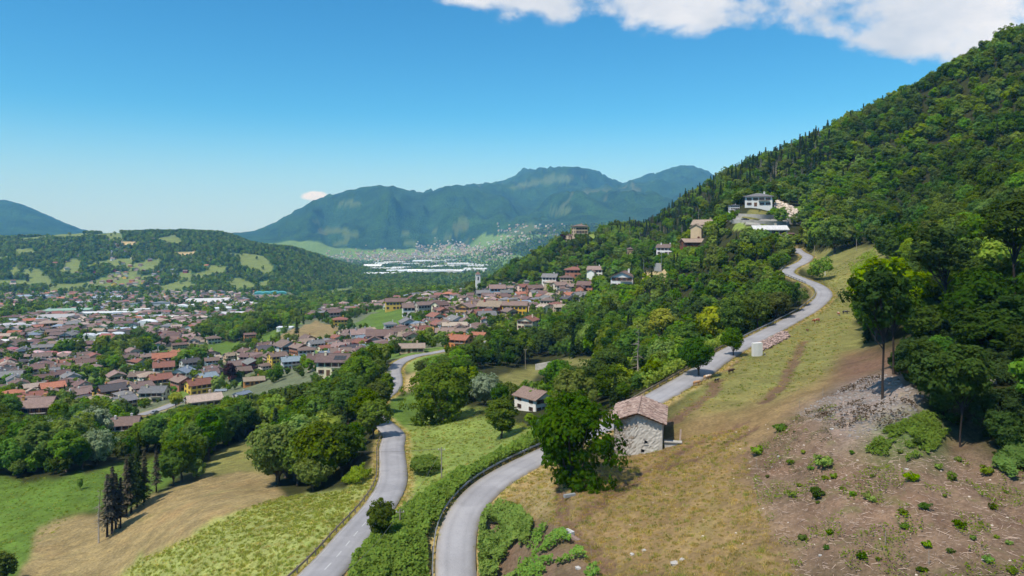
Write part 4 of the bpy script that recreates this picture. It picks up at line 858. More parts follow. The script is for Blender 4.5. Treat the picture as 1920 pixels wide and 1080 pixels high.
def snag(name, seed, Ht):
    rg = np.random.default_rng(seed); mb = MB(); mb.tube([(0, 0, -0.8), (0, 0, Ht * .5), (rg.normal() * .3, rg.normal() * .3, Ht)], [0.2, 0.14, 0.02], 6)
    bm_ = MB()
    for i in range(46):
        z = Ht * rg.uniform(0.25, 0.97); a = rg.uniform(0, 6.28); L = (1.05 - z / Ht) * Ht * 0.24 * rg.uniform(0.4, 1.1) + .2
        bm_.tube([(0, 0, z), (math.cos(a) * L, math.sin(a) * L, z - L * rg.uniform(-.1, .5))], [0.05, 0.012], 4)
    return dict(trunk=mb.mesh(name + '_trunk', [M['deadwood']], True), crown=bm_.mesh(name + '_crown', [M['deadwood']]), h=Ht, r=1.5)
TP = {}
TP['oakA'] = broad('oakA', 1, 12, 5.0, 2.0, 120, 46, 0.36, M['leafA']); TP['hero'] = broad('hero', 27, 12, 5.2, -0.6, 190, 60, 0.30, M['leafA'], 0.15, 1.0, 0, 'bark', 10, 0.75); TP['oakB'] = broad('oakB', 2, 13, 4.6, 2.4, 110, 46, 0.36, M['leafB']); TP['oakC'] = broad('oakC', 3, 11, 4.9, 1.6, 110, 46, 0.35, M['leafB'], 0.2)
TP['oakD'] = broad('oakD', 4, 14, 4.2, 2.6, 120, 44, 0.36, M['leafA'], -0.2); TP['oakE'] = broad('oakE', 5, 11, 4.3, 1.8, 100, 46, 0.34, M['leafC']); TP['oakF'] = broad('oakF', 6, 12.5, 4.4, 2.2, 110, 44, 0.35, M['leafA'], 0.1)
TP['deep'] = broad('deep', 29, 12, 4.8, 0.6, 120, 46, 0.34, M['leafD'], 0.1, 1.0, 0, 'darkbark', 8, 0.6); TP['will'] = broad('will', 7, 9, 4.0, 1.2, 110, 46, 0.28, M['leafS']); TP['chest'] = broad('chest', 9, 10, 4.4, 2.0, 110, 44, 0.33, M['leafY'])
TP['locust'] = broad('locust', 8, 17, 4.4, 8.0, 75, 42, 0.30, M['leafD'], 0.2, 1.0, 1.0, 'darkbark', 14); TP['locustB'] = broad('locustB', 18, 16, 4.2, 6.5, 62, 38, 0.30, M['leafD'], -0.25, 1.0, 1.0, 'darkbark', 14)
TP['scots'] = broad('scots', 28, 14, 4.2, 5.2, 105, 44, 0.30, M['leafD'], 0.15, 1.0, 0.6, 'darkbark', 14); TP['purple'] = broad('purple', 19, 10, 3.8, 1.6, 90, 40, 0.34, M['leafP'])
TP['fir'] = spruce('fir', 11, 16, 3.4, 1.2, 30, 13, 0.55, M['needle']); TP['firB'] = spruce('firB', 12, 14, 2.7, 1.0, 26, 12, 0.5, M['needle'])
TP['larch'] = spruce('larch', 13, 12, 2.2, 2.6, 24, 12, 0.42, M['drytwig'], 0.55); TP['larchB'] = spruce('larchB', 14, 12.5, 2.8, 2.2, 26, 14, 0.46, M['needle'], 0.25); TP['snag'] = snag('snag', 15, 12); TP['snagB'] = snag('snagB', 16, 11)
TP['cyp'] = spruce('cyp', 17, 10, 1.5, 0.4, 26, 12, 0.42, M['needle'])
# lighter versions for the woods beyond
LITE = {}
for i, (mt, hh, rr) in enumerate((('leafA', 12, 4.8), ('leafB', 12, 4.6), ('leafA', 13, 4.3), ('leafB', 11, 4.8), ('leafC', 11, 4.4), ('leafB', 12, 5.0))):
    LITE['w%d' % i] = broad('wood%d' % i, 30 + i, hh, rr, 1.2, 60, 24, 0.55, M[mt], 0.1 * (i - 2))
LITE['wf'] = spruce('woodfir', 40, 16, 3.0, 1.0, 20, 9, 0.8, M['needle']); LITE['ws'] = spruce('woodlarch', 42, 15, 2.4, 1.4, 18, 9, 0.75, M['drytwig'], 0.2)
TINY = {}
for i, mt in enumerate(('leafB', 'leafB', 'leafA', 'leafC')): TINY['t%d' % i] = broad('tiny%d' % i, 50 + i, 12, 5.4, 0.4, 26, 11, 1.25, M[mt], 0, 1.0, 0, 'bark', 2)
NAMES = dict(fir='conifer_tree', firB='conifer_tree', larch='conifer_tree', larchB='conifer_tree', cyp='conifer_tree', snag='dead_tree', snagB='dead_tree')
LOOK = dict(deep='very dark', scots='bare stemmed dark', hero='dense dark', oakA='dark green round', oakB='mid green tall', oakC='leaning mid green', oakD='tall dark green', oakE='bright green', oakF='dark green', will='silver green willow like', chest='yellow green', locust='airy bare stemmed', locustB='leaning bare stemmed',
            purple='purple leaved', fir='dark spruce', firB='slim spruce', larch='thin browning', larchB='dark half bare', snag='bare grey', snagB='broken grey', cyp='narrow dark')
def put_tree(kind, x, y, s, name=None, label=None, rot=None, z=None, fs=1.0):
    P = TP[kind]; nm = name or NAMES.get(kind, 'broadleaf_tree'); z = float(H(x, y)) - 0.15 if z is None else z
    o = empty(nm, (x, y, z), rnd.uniform(0, 6.28) if rot is None else rot, (s * fs, s * fs, s)); link('trunk', P['trunk'], None, o); link('crown', P['crown'], None, o)
    u, v = uv_of(x, y, z); cat = {'conifer_tree': 'conifer', 'dead_tree': 'dead tree'}.get(nm, 'tree')
    if label: tag(o, label, cat)
    else: CENSUS.setdefault(nm, []).append((o, u, v, y, (LOOK[kind],)))
    return o
BARN = at(1196, 852, 80, 130)
BLOCK.append((BARN.x, BARN.y + 4, 7.0)); KEEP.append((1148, 742, 1246, 860, BARN.y - 1))
# lone trees one can point to: kind, column, row of the foot, height in frame pixels, label, width factor
for kind, u, v, hp, lab, fs, y0 in [
    ('hero', 1073, 905, 182, 'large dense dark green tree beside the stone barn', 0.86, 80), ('oakB', 1072, 800, 118, 'tall tree across the road behind the tree by the barn', 1.0, 125), ('oakC', 1040, 860, 70, 'lower bushy crown left of the tree by the barn', 1.1, 90), ('hero', 836, 790, 115, 'big round dark tree standing alone on the central meadow', 1.05, 130),
    ('will', 910, 760, 66, 'silver leaved tree on the central meadow beside the big dark tree', 1.0, 130), ('oakF', 940, 822, 80, 'bushy olive green tree on the meadow above the hedge', 1.25, 110),
    ('locust', 1655, 748, 262, 'tall slender tree with bare straight trunk on the scree edge', 0.95, 70), ('locustB', 1675, 702, 205, 'leaning forked tree behind the slender tall one on the slope', 1.1, 80),
    ('scots', 1800, 838, 205, 'crooked half bare tree casting dark shadow on the cleared slope', 0.95, 60), ('oakF', 712, 1020, 92, 'small dark tree leaning over the hedge between both roads', 0.9, 70),
    ('oakD', 8, 1098, 70, 'dark treetop cut off by the bottom corner of the picture', 1.1, 100), ('oakE', 150, 918, 26, 'tiny young tree alone on the lush green field', 0.6, 130),
    ('oakB', 1375, 668, 60, 'small tree at the bend beside the roadside rubble heap', 0.9, 130), ('oakA', 1310, 706, 75, 'dark tree overhanging the hill road above the grazing cattle', 1.1, 130),
    ('snag', 1196, 715, 110, 'tall dead grey trunk standing at the wood edge below the road', 1.0, 140), ('oakC', 1050, 745, 80, 'olive tree right behind the white farmhouse', 1.0, 170), ('oakF', 1105, 770, 100, 'dark tree behind the tree by the barn', 1.0, 140),
    ('locustB', 1775, 612, 205, 'tall dark tree with forked stems at the right wood edge', 1.25, 85), ('locust', 1902, 575, 215, 'tall dark tree at the right border of the picture', 1.3, 80), ('deep', 1842, 662, 95, 'ivy clad bushy tree over the grey rock on the right', 1.5, 80), ('deep', 1730, 640, 80, 'dark bushy tree behind the leaning forked tree', 1.5, 90), ('deep', 1890, 650, 110, 'dense dark tree low at the right border', 1.4, 80),
    ('oakB', 700, 822, 78, 'round tree at the inner side of the lower road bend', 1.1, 100), ('oakA', 685, 800, 76, 'dark tree behind the one at the lower road bend', 1.1, 100), ('oakF', 712, 775, 66, 'tree hiding the bend of the lower road', 1.1, 150), ('oakD', 724, 752, 56, 'slim tree beside the lower road above its hidden bend', 1.0, 170),
    ('oakE', 1565, 475, 75, 'broad green tree above the road end on the right', 1.2, 250), ('oakB', 1680, 500, 75, 'rounded bright tree at the upper edge of the pasture', 1.3, 150), ('oakB', 1660, 640, 170, 'wide yellow green tree behind the slender trees', 1.2, 110),
    ('chest', 1240, 640, 66, 'yellow green flowering chestnut in the wood, farther of two', 1.0, 180), ('chest', 1340, 650, 80, 'yellow green flowering chestnut in the wood near the road', 1.05, 170), ('chest', 330, 765, 32, 'bright yellow green tree by the street of the lower town', 1.1, 300), ('purple', 430, 715, 36, 'purple leaved tree behind the orange house', 1.0, 320), ('purple', 1055, 432, 18, 'dark purple tree beside the knoll house', 1.2, 600)]:
    p = at(u, v, y0, y0 * 1.6 + 120); s = hp * p.y / F / TP[kind]['h']; put_tree(kind, p.x, p.y, s, None, lab, 2.6 if 'stone barn' in lab else None, None, fs); BLOCK.append((p.x, p.y, 2.5 * s))
    KEEP.append((u - 6, v - hp * 0.8, u + 6, v - hp * 0.2, p.y - 2))
ordw = ['first', 'second', 'third', 'fourth', 'fifth', 'sixth', 'seventh', 'eighth', 'ninth', 'tenth', 'eleventh', 'twelfth', 'thirteenth', 'fourteenth', 'fifteenth', 'sixteenth', 'seventeenth', 'eighteenth', 'nineteenth', 'twentieth']
for i, (u, v, hp, kind) in enumerate([(185, 1018, 105, 'snag'), (201, 1006, 118, 'larch'), (210, 999, 125, 'larch'), (217, 991, 105, 'larch'), (226, 990, 96, 'larch'), (237, 968, 108, 'larch'), (246, 962, 112, 'larchB'), (257, 951, 104, 'larchB'), (270, 942, 98, 'larch'), (293, 923, 80, 'larch')]):
    p = at(u, v, 100); s = hp * p.y / F / TP[kind]['h']
    tag(put_tree(kind, p.x, p.y, s, None, 'thin half bare conifer, %s from the near end of the field row' % ordw[i], None, None, 0.95), None, None, 'row of conifers across the mown field')

# sight lines along the roads, the cattle and the open ground that the photograph shows free of crowns
for P_, a, b in ((UPPER, 112, len(UPPER)), (LOWER, 0, 92), (LOWER, 212, 262), (TOWNR, 0, 999)):
    for q in P_[a:b:4]:
        u, v = uv_of(*q); KEEP.append((u - 4, v - 3, u + 4, v + 2, q[1] - 3))
for (u0, v0, u1, v1, Y) in [(722, 745, 800, 800, 170), (915, 690, 1090, 712, 330), (1000, 672, 1110, 692, 330), (975, 715, 1020, 768, 190), (1300, 700, 1340, 720, 120), (1270, 720, 1500, 1000, 90), (380, 850, 500, 900, 140), (60, 900, 330, 950, 150), (1355, 365, 1500, 425, 400), (1415, 425, 1480, 445, 330), (655, 585, 755, 620, 600),
                            (1225, 468, 1275, 480, 330), (1300, 405, 1345, 440, 380), (1520, 500, 1610, 600, 150), (520, 612, 635, 638, 500), (290, 650, 480, 672, 500), (1148, 515, 1195, 540, 400)]:
    KEEP.append((u0, v0, u1, v1, Y))
KEEP_ = np.array(KEEP); BLK = np.array(BLOCK)
def cand(y0, y1, sp, u0=-55, u1=1975):
    ny = int((y1 - y0) / sp); xs, ys = [], []
    for j in range(ny):
        y = y0 + (j + 0.5) * sp; x = np.arange(y * (u0 - 960) / F, y * (u1 - 960) / F, sp); xs.append(x + rng.uniform(-.45, .45, len(x)) * sp); ys.append(np.full(len(x), y) + rng.uniform(-.45, .45, len(x)) * sp)
    return np.concatenate(xs), np.concatenate(ys)
def sift(x, y, hgt, dens, block=True):
    """keep candidates by land cover density, footprints, roads, skyline and sight lines"""
    ok = rng.random(len(x)) < dens; x, y, hgt = x[ok], y[ok], hgt[ok]; z = H(x, y); u, v = uv_of(x, y, z)
    vt = v - hgt * F / y; uu, yy, i, j, _, _ = grid_ix(x, y); ok = (vt < HOR[i, j] + 1) & (bil(RD, x, y) > 2.2)
    x, y, hgt, u, v, vt = [q[ok] for q in (x, y, hgt, u, v, vt)]
    bad = np.zeros(len(x), bool); order = np.argsort(y); ro = 0.36 * hgt
    if block:
        for bx, by, br in BLK: bad |= (x - bx) ** 2 + (y - by) ** 2 < (br * np.where(y > 330, 0.66, 1.0) + 0.2 * ro) ** 2
    pw = 0.8 * ro * F / y
    for a, b, c, d, Y in KEEP_:
        hit = (y < Y) & (u + pw > a) & (u - pw < c) & (vt < d) & (v > b)
        if not hit.any(): continue
        room = (v - d) * y / F * 0.95; fit = hit & (room > 2.6); hgt = np.where(fit, np.minimum(hgt, room), hgt); vt = v - hgt * F / y; bad |= hit & ~fit
    k = ~bad; return x[k], y[k], hgt[k], u[k], v[k]
ALL = []
for y0, y1, sp in ((70, 330, 4.8), (330, 620, 5.2), (620, 1050, 6.4)):
    x, y = cand(y0, y1, sp); _, _, cls = cover(x, y, False); u, v = uv_of(x, y, H(x, y))
    dens = np.where(cls == 0, np.where(fbm(x / 14, y / 14, 67, 3) > 0.64, 0.35, 0.93), np.where(cls == 2, 0.62 * (sp / 6), 0.004)); dens = np.where((cls == 0) & (y < 130) & (u > 1000), np.where(u > 1700, 0.5, 0.0), dens); dens = np.where((cls == 0) & (y < 135) & (u < 1000), 0.0, dens)
    dens = np.where((cls == 1) & (u > 690) & (u < 1130), 0, dens); dens = np.where((cls == 1) & (y < 330), 0.0, dens)
    hgt = (5.0 + 9.0 * rng.random(len(x)) ** 1.3) * (0.8 + 0.4 * fbm(x / 26, y / 26, 66, 2)) * np.where(cls == 2, 0.62, 1.0) * np.where((u > 1150) & (y < 420), 0.9, 1.0) * np.where((u > 1200) & (y > 230), 0.82, 1.0)
    X, Y, HG, U, V_ = sift(x, y, hgt, dens)
    for q in zip(X, Y, HG, U, V_): ALL.append(q)
# kind by place: conifers on the ridge, in gardens and in a dark stand; broadleaf elsewhere
IND = {'broadleaf_tree': [], 'conifer_tree': [], 'dead_tree': []}
for (x, y, h, u, v) in ALL:
    ridge = (u > 1180 and u < 1560 and y > 520 and v < 455); r = rnd.random()
    if ridge and r < 0.6: nm, k = ('conifer_tree', rnd.choice(['fir', 'firB', 'larchB'])) if rnd.random() < 0.75 else ('dead_tree', rnd.choice(['snag', 'snagB'])); h *= 1.2
    elif y < 330 and u < 520 and r < 0.10: nm, k = 'conifer_tree', rnd.choice(['fir', 'firB'])
    elif r < 0.05 or (330 < y < 800 and u < 900 and r < 0.16): nm, k = 'conifer_tree', rnd.choice(['fir', 'firB', 'cyp'])
    else:
        nm = 'broadleaf_tree'; g = float(vnoise(x / 22, y / 22, 3)); w = ['oakA', 'oakD', 'oakF', 'oakA', 'oakF', 'oakB', 'oakC'] if g < 0.5 else ['oakB', 'oakC', 'oakF', 'oakA', 'oakE', 'oakB']; k = rnd.choice(w)
        if u > 1640 and y < 190 and r < 0.75: k = 'deep'
        if y < 330 and 60 < u < 240 and v < 875 and r > 0.80: k = 'will'
        if 190 < y < 420 and u > 880 and r > 0.985: k = 'chest'
    IND[nm].append((h / y, k, x, y, h, u, v))
REST = []
for nm, L in IND.items():
    L.sort(reverse=True); cap = {'broadleaf_tree': 280, 'conifer_tree': 150, 'dead_tree': 40}[nm]; n = 0
    for e in L:
        _, k, x, y, h, u, v = e; vis = -15 < u < 1935 and v - h * F / y > -10 and v < 1110
        if vis and n < cap: put_tree(k, x, y, h / TP[k]['h'], None, None, None, None, rnd.uniform(0.9, 1.12)); n += 1
        else: REST.append((nm, k, x, y, h))
# beyond: instanced woods
def forest(name, label, protos, items, zoff=-0.3):
    """items: (x, y, scale, proto index)"""
    coll = bpy.data.collections.new(name + '_kinds'); keys = sorted(protos)
    for i, k in enumerate(keys):
        P = protos[k]; v1 = np.empty(len(P['crown'].vertices) * 3, np.float32); P['crown'].vertices.foreach_get('co', v1)
        o = bpy.data.objects.new('%s_%02d' % (name, i), P['crown']); coll.objects.link(o)
    A = np.array(items, float); z = H(A[:, 0], A[:, 1]) + zoff; me = bpy.data.meshes.new(name); me.vertices.add(len(A)); me.vertices.foreach_set('co', np.stack([A[:, 0], A[:, 1], z], 1).astype(np.float32).ravel())
    for an, arr, tp in (('sc', A[:, 2], 'FLOAT'), ('ix', A[:, 3].astype(np.int32), 'INT'), ('rz', rng.uniform(0, 6.283, len(A)), 'FLOAT')):
        t = me.attributes.new(an, tp, 'POINT'); t.data.foreach_set('value', arr.astype(np.int32 if tp == 'INT' else np.float32))
    o = link(name, me); g = bpy.data.node_groups.new(name, 'GeometryNodeTree'); g.interface.new_socket('Geometry', in_out='INPUT', socket_type='NodeSocketGeometry'); g.interface.new_socket('Geometry', in_out='OUTPUT', socket_type='NodeSocketGeometry')
    N = g.nodes.new; gi, go = N('NodeGroupInput'), N('NodeGroupOutput'); ci = N('GeometryNodeCollectionInfo'); ci.inputs['Collection'].default_value = coll; ci.inputs['Separate Children'].default_value = True; ci.inputs['Reset Children'].default_value = True
    ip = N('GeometryNodeInstanceOnPoints'); ip.inputs['Pick Instance'].default_value = True
    def at_(n_, t_): q = N('GeometryNodeInputNamedAttribute'); q.data_type = t_; q.inputs['Name'].default_value = n_; return q.outputs['Attribute']
    cx = N('ShaderNodeCombineXYZ'); g.links.new(at_('rz', 'FLOAT'), cx.inputs[2]); g.links.new(gi.outputs[0], ip.inputs['Points']); g.links.new(ci.outputs[0], ip.inputs['Instance']); g.links.new(at_('ix', 'INT'), ip.inputs['Instance Index'])
    g.links.new(cx.outputs[0], ip.inputs['Rotation']); g.links.new(at_('sc', 'FLOAT'), ip.inputs['Scale']); g.links.new(ip.outputs[0], go.inputs[0])
    o.modifiers.new('woods', 'NODES').node_group = g; tag(o, label, 'woods', None, 'stuff'); return o
kk = sorted(LITE); items = []
for nm, k, x, y, h in REST:
    pn = float(vnoise(x / 38, y / 38, 71)) + rnd.uniform(-.22, .22); i = kk.index('wf') if nm == 'conifer_tree' or (pn > 0.97) else (kk.index('ws') if nm == 'dead_tree' else kk.index('w%d' % (0 if pn < .25 else 2 if pn < .4 else 5 if pn < .55 else 1 if pn < .7 else 3 if pn < .83 else 4))); items.append((x, y, h / LITE[kk[i]]['h'], i))
forest('woods', 'mass of mixed trees covering the mountainside and filling the town beyond the nearer trees', LITE, items)
items = []
for y0, y1, sp in ((1050, 1750, 11), (1750, 3350, 10.5), (3350, 5200, 19)):
    x, y = cand(y0, y1, sp, -40, 1300); _, _, cls = cover(x, y, False); dens = np.where(cls == 0, 0.93, np.where(cls == 2, 0.17, np.where(cls == 4, 0.36, 0.012)))
    u, v = uv_of(x, y, H(x, y)); dens = np.where((u > 590) & (u < 760) & (y > 1050) & (y < 2400) & (cls != 1), 0.9, dens)
    hgt = rng.uniform(8, 14, len(x)); X, Y, HG, U, V_ = sift(x, y, hgt, dens, y0 < 1200)
    items += [(a, b, c / 12.0, rnd.randrange(4)) for a, b, c in zip(X, Y, HG)]
forest('distant_woods', 'far dark green woods on the hill across the valley', TINY, items)
print('TREES', len(ALL), len(REST), len(items))

# ------------------------------------------------------------------ the stone barn by the road
def mat_barn():
    m = NT('rubble_wall'); p = m.obj()
    vo = m.n('ShaderNodeTexVoronoi', {'Scale': 2.7, 'Randomness': 1.0}, feature='DISTANCE_TO_EDGE'); vc = m.n('ShaderNodeTexVoronoi', {'Scale': 2.7, 'Randomness': 1.0})
    mp = m.n('ShaderNodeMapping', {'Scale': (1.0, 1.0, 1.6)}); m.t.links.new(p, mp.inputs[0]); m.t.links.new(mp.outputs[0], vo.inputs['Vector']); m.t.links.new(mp.outputs[0], vc.inputs['Vector'])
    tone = m.n('ShaderNodeSeparateColor', {0: vc.outputs['Color']}).outputs[0]
    stone = m.mix(tone, srgb(208, 200, 188), srgb(164, 146, 126)); stone = m.mix(m.ramp(vo.outputs[0], 0.0, 0.07, 1.0, 0.0), stone, srgb(112, 102, 90))
    pl = m.mix(m.noise(p, 1.4, 5.0, 0.65), srgb(204, 198, 189), srgb(172, 165, 154))
    sx = m.n('ShaderNodeSeparateXYZ', {0: p}); edge = m.math('MULTIPLY_ADD', sx.outputs[0], -0.075, 0.0)
    k = m.ramp(m.math('ADD', m.noise(p, 0.8, 5.0, 0.7), edge), 0.52, 0.66)
    c = m.mix(k, pl, stone)
    c = m.mix(m.ramp(m.noise(p, 0.5, 5.0, 0.7), 0.56, 0.72, 0, 0.6), c, srgb(140, 118, 96))
    h = m.math('ADD', m.math('MULTIPLY', m.ramp(vo.outputs[0], 0, 0.12), k), m.math('MULTIPLY', m.noise(p, 5.0, 4.0), 0.5))
    return m.out(m.bsdf(c, 0.95, 0.1, m.bump(h, 0.9, 0.08)))
M['barn'] = mat_barn(); M['tile'] = mat_plain('old_roof_tile', srgb(144, 121, 110), 0.95, 0.1, 0.3, 1.1, 0.3, 0.0, srgb(150, 126, 112)); M['tileB'] = mat_plain('old_roof_tile_pale', srgb(168, 147, 134), 0.95, 0.1, 0.25, 1.1, 0.3); M['tileC'] = mat_plain('old_roof_tile_dark', srgb(114, 96, 88), 0.95, 0.1, 0.25, 1.1, 0.3)
BW, BD, BE, BRS = 6.9, 10.5, 5.0, 1.25
fp = at(1152, 864, 80, 130); rotb = R(-13)
barn = empty('stone_barn', (BARN.x, BARN.y, BARN.z - 0.3), rotb); tag(barn, 'old stone barn with pinkish tiled roof beside the hill road', 'barn')
def barn_front():
    mb = MB(); nx, nz = 30, 30; z0, hw = -2.2, BW / 2; g = {}
    holes = {(19, 15), (20, 15), (19, 16), (20, 16), (17, 10), (17, 11), (18, 10), (18, 11)}
    top = lambda x: BE + BRS * (1 - abs(x) / hw)
    for i in range(nx + 1):
        for k in range(nz + 1):
            x = -hw + BW * i / nx; z = z0 + (top(x) - z0) * k / nz; j = 0 if i in (0, nx) else rnd.uniform(-0.05, 0.05); g[i, k] = len(mb.v); mb.v.append((x, j, z))
    for i in range(nx):
        for k in range(nz):
            if (i, k) in holes: continue
            mb.f.append((g[i, k], g[i + 1, k], g[i + 1, k + 1], g[i, k + 1])); mb.m.append(0)
    hw_ = hw
    mb.add([(hw, 0, z0), (hw, BD, z0), (hw, BD, BE), (hw, 0, BE)], [(0, 1, 2, 3)]); mb.add([(-hw, BD, z0), (-hw, 0, z0), (-hw, 0, BE), (-hw, BD, BE)], [(0, 1, 2, 3)])
    mb.add([(hw, BD, z0), (-hw, BD, z0), (-hw, BD, BE), (0, BD, BE + BRS), (hw, BD, BE)], [(0, 1, 2, 3, 4)])
    return mb, g, nx, nz, z0, top
mb, g, nx, nz, z0, top = barn_front(); wallo = mb.build('wall', M['barn'], barn)
def cellbox(i0, i1, k0, k1):
    xs = [mb.v[g[i0, k0]][0], mb.v[g[i1, k0]][0]]; zs = [mb.v[g[i0, k0]][2], mb.v[g[i0, k1]][2]]; return xs[0], xs[1], zs[0], zs[1]
for (i0, i1, k0, k1) in ((19, 21, 15, 17), (17, 19, 10, 12)):
    xa, xb, za, zb = cellbox(i0, i1, k0, k1); q = MB()
    q.box(xa - 0.06, 0.06, za - 0.06, xa, 0.5, zb + 0.06).box(xb, 0.06, za - 0.06, xb + 0.06, 0.5, zb + 0.06).box(xa, 0.06, za - 0.06, xb, 0.5, za).box(xa, 0.06, zb, xb, 0.5, zb + 0.06).box(xa - .06, 0.501, za - .06, xb + .06, 0.55, zb + .06, 1)
    w_ = q.build('window', [M['barn'], M['darkbark']], barn); MB().box(xa - 0.12, -0.1, za - 0.1, xb + 0.12, -0.055, za - 0.01).build('sill', M['stone'], w_)
rf = MB(); gable = []
sl = math.hypot(BW / 2 + 0.55, BRS); ov = 0.55; rise_e = BRS / (BW / 2)
for sg in (-1, 1):
    e = BW / 2 + ov; he = BE - ov * rise_e + 0.16; tp = [(sg * e, -0.6, he), (sg * e, BD + 0.4, he), (0, BD + 0.4, BE + BRS + 0.16), (0, -0.6, BE + BRS + 0.16)]
    if sg < 0: tp = tp[::-1]
    rf.slab(tp, 0.12)
roof = rf.build('roof', M['timber'], barn)
tl = MB(); rows, cols = 13, 34
for sg in (-1, 1):
    for r_ in range(rows):
        for c_ in range(cols):
            f0 = (r_ + 0.0) / rows; e = (BW / 2 + ov + 0.1) * (1 - f0); y = -0.68 + (BD + 1.15) * (c_ + rnd.uniform(-.12, .12) + (r_ % 2) * 0.5) / cols
            sag = -0.10 * math.sin(math.pi * f0) * math.sin(math.pi * (y + 0.6) / (BD + 1)); zt = BE + BRS + 0.2 - rise_e * e + sag + rnd.uniform(0, 0.05); ln = (BW / 2 + ov) / rows * 1.35; w = 0.17 + rnd.uniform(-.03, .04)
            e2 = max(0.0, e - ln); z2 = BE + BRS + 0.2 - rise_e * e2 + sag + 0.015; mi = rnd.choice([0, 0, 0, 1, 1, 2])
            tl.add([(sg * e, y - w, zt), (sg * e, y + w, zt), (sg * e2, y + w * .8, z2), (sg * e2, y - w * .8, z2), (sg * e, y, zt + 0.09), (sg * e2, y, z2 + 0.07)], [(0, 4, 5, 3), (4, 1, 2, 5), (0, 1, 4)] if sg > 0 else [(3, 5, 4, 0), (5, 2, 1, 4), (4, 1, 0)], mi)
t_ = tl.build('roof_tile', [M['tile'], M['tileB'], M['tileC']], roof); t_['kind'] = 'stuff'
rg_ = MB()
for c_ in range(30):
    y = -0.65 + (BD + 1.1) * c_ / 30; rg_.tube([(0, y, BE + BRS + 0.22 + rnd.uniform(-.02, .02)), (0, y + 0.42, BE + BRS + 0.24)], 0.13, 6)
rg_.build('ridge_tile', M['tile'], roof)
bm_ = MB()
for sg in (-1, 1): bm_.tube([(sg * (BW / 2 + ov - .05), -0.5, BE - ov * rise_e + 0.0), (0, -0.5, BE + BRS - 0.02)], 0.07, 5)
bm_.build('barge_board', M['timber'], roof)
# ledge, slab and board leaning against the uphill side of the barn
def loc(x, y): c, s = math.cos(rotb), math.sin(rotb); return BARN.x + x * c - y * s, BARN.y + x * s + y * c
x, y = loc(4.7, 0.9); z = float(H(x, y)); o = empty('stone_ledge', (x, y, z), rotb); tag(o, 'low dry stone ledge with slab against the side of the barn', 'ledge')
MB().box(-0.95, -0.35, -0.8, 0.9, 0.35, 0.55).build('base', M['stone'], o); MB().box(-1.0, -0.55, 0.555, 1.5, 0.5, 0.68).build('slab', M['concrete'], o)
x, y = loc(5.9, 1.3); z = float(H(x, y)); o = MB().box(-0.12, -0.03, -0.1, 0.12, 0.03, 1.9).build('board', M['tileB']); o.location = (x, y, z); o.rotation_euler = (R(-8), R(4), rotb); tag(o, 'upright pale board standing by the ledge of the barn', 'board')

# ------------------------------------------------------------------ farmhouse, villas and walls on the slope
p = at(1003, 768, 150); put_house(p, 'cross', 7.0, R(40), 'white', 'pink', 'house', 1.0, 'white farmhouse with brown gabled roof half hidden by trees', True, True, 1.0)
p = at(1422, 388, 360); put_house(p, 'hip', 48 * p.y / F, R(-18), 'white', 'grey', 'villa', 0.85, 'white villa with grey hipped roof on top of the terraced knoll')
p = at(1322, 442, 330); o = put_house(p, 'ell', 40 * p.y / F, R(-30), 'tan', 'tan', 'villa', 1.15, 'tan villa with stepped brown roofs below the terrace wall')
p = at(1442, 444, 280); o = put_house(p, 'low', 58 * p.y / F, R(-8), 'stone', 'pale', 'outbuilding', 0.85, 'low stone outbuilding with whitish roof above the road bend')
for c in o.children:
    if c.name.startswith('roof'): c.color = (*srgb(206, 204, 202), 1)
p = at(1478, 443, 280); put_house(p, 'low', 16 * p.y / F, R(10), 'wood', 'rust', 'shed', 0.8, 'small brown roofed shed next to the whitish outbuilding')
p = at(1643, 434, 200); put_house(p, 'low', 13 * p.y / F, R(-20), 'tan', 'rust', 'cabin', 0.9, 'tiny cabin half hidden in the right hand wood')
p = at(454, 744, 300); o = put_house(p, 'low', 28 * p.y / F, R(60), 'grey', 'blue', 'shed', 0.9, 'open shed with pale corrugated roof by the near town street')
p = at(415, 735, 300); put_house(p, 'low', 20 * p.y / F, R(10), 'grey', 'blue', 'shed', 0.7, 'flat pale blue shed roof beside the near town street')
def wall_run(name, P, h, th, mat, label, cat, below=1.2):
    pts = [at(*q) for q in P]; P3 = smooth_path([tuple(q) for q in pts], 1.5); T = np.gradient(P3, axis=0)[:, :2]; T /= np.linalg.norm(T, axis=1)[:, None]; mb = MB(); n = len(P3)
    zt = P3[:, 2].copy() + h
    for _ in range(6): zt[1:-1] = (zt[:-2] + zt[1:-1] + zt[2:]) / 3
    vs = []
    for i in range(n):
        nx_, ny_ = -T[i, 1], T[i, 0]
        vs += [(P3[i, 0] - nx_ * th, P3[i, 1] - ny_ * th, P3[i, 2] - below), (P3[i, 0] + nx_ * th, P3[i, 1] + ny_ * th, P3[i, 2] - below), (P3[i, 0] + nx_ * th, P3[i, 1] + ny_ * th, zt[i]), (P3[i, 0] - nx_ * th, P3[i, 1] - ny_ * th, zt[i])]
    fs = [(4 * i + a, 4 * i + (a + 1) % 4, 4 * i + 4 + (a + 1) % 4, 4 * i + 4 + a) for i in range(n - 1) for a in range(4)] + [(0, 3, 2, 1), (4 * n - 4, 4 * n - 3, 4 * n - 2, 4 * n - 1)]
    mb.add(vs, fs); o = mb.build(name, mat); tag(o, label, cat); return o
wall_run('retaining_wall', z6([(690, 352), (760, 372), (830, 388), (1000, 400), (1180, 402)]) , 1.6, 0.3, M['concrete'], 'long pale concrete wall along the drive below the villa', 'wall')
wall_run('retaining_wall', z6([(820, 350), (960, 358), (1080, 362), (1180, 362)]), 2.2, 0.3, M['concrete'], 'grey terrace wall under the garden of the white villa', 'wall')
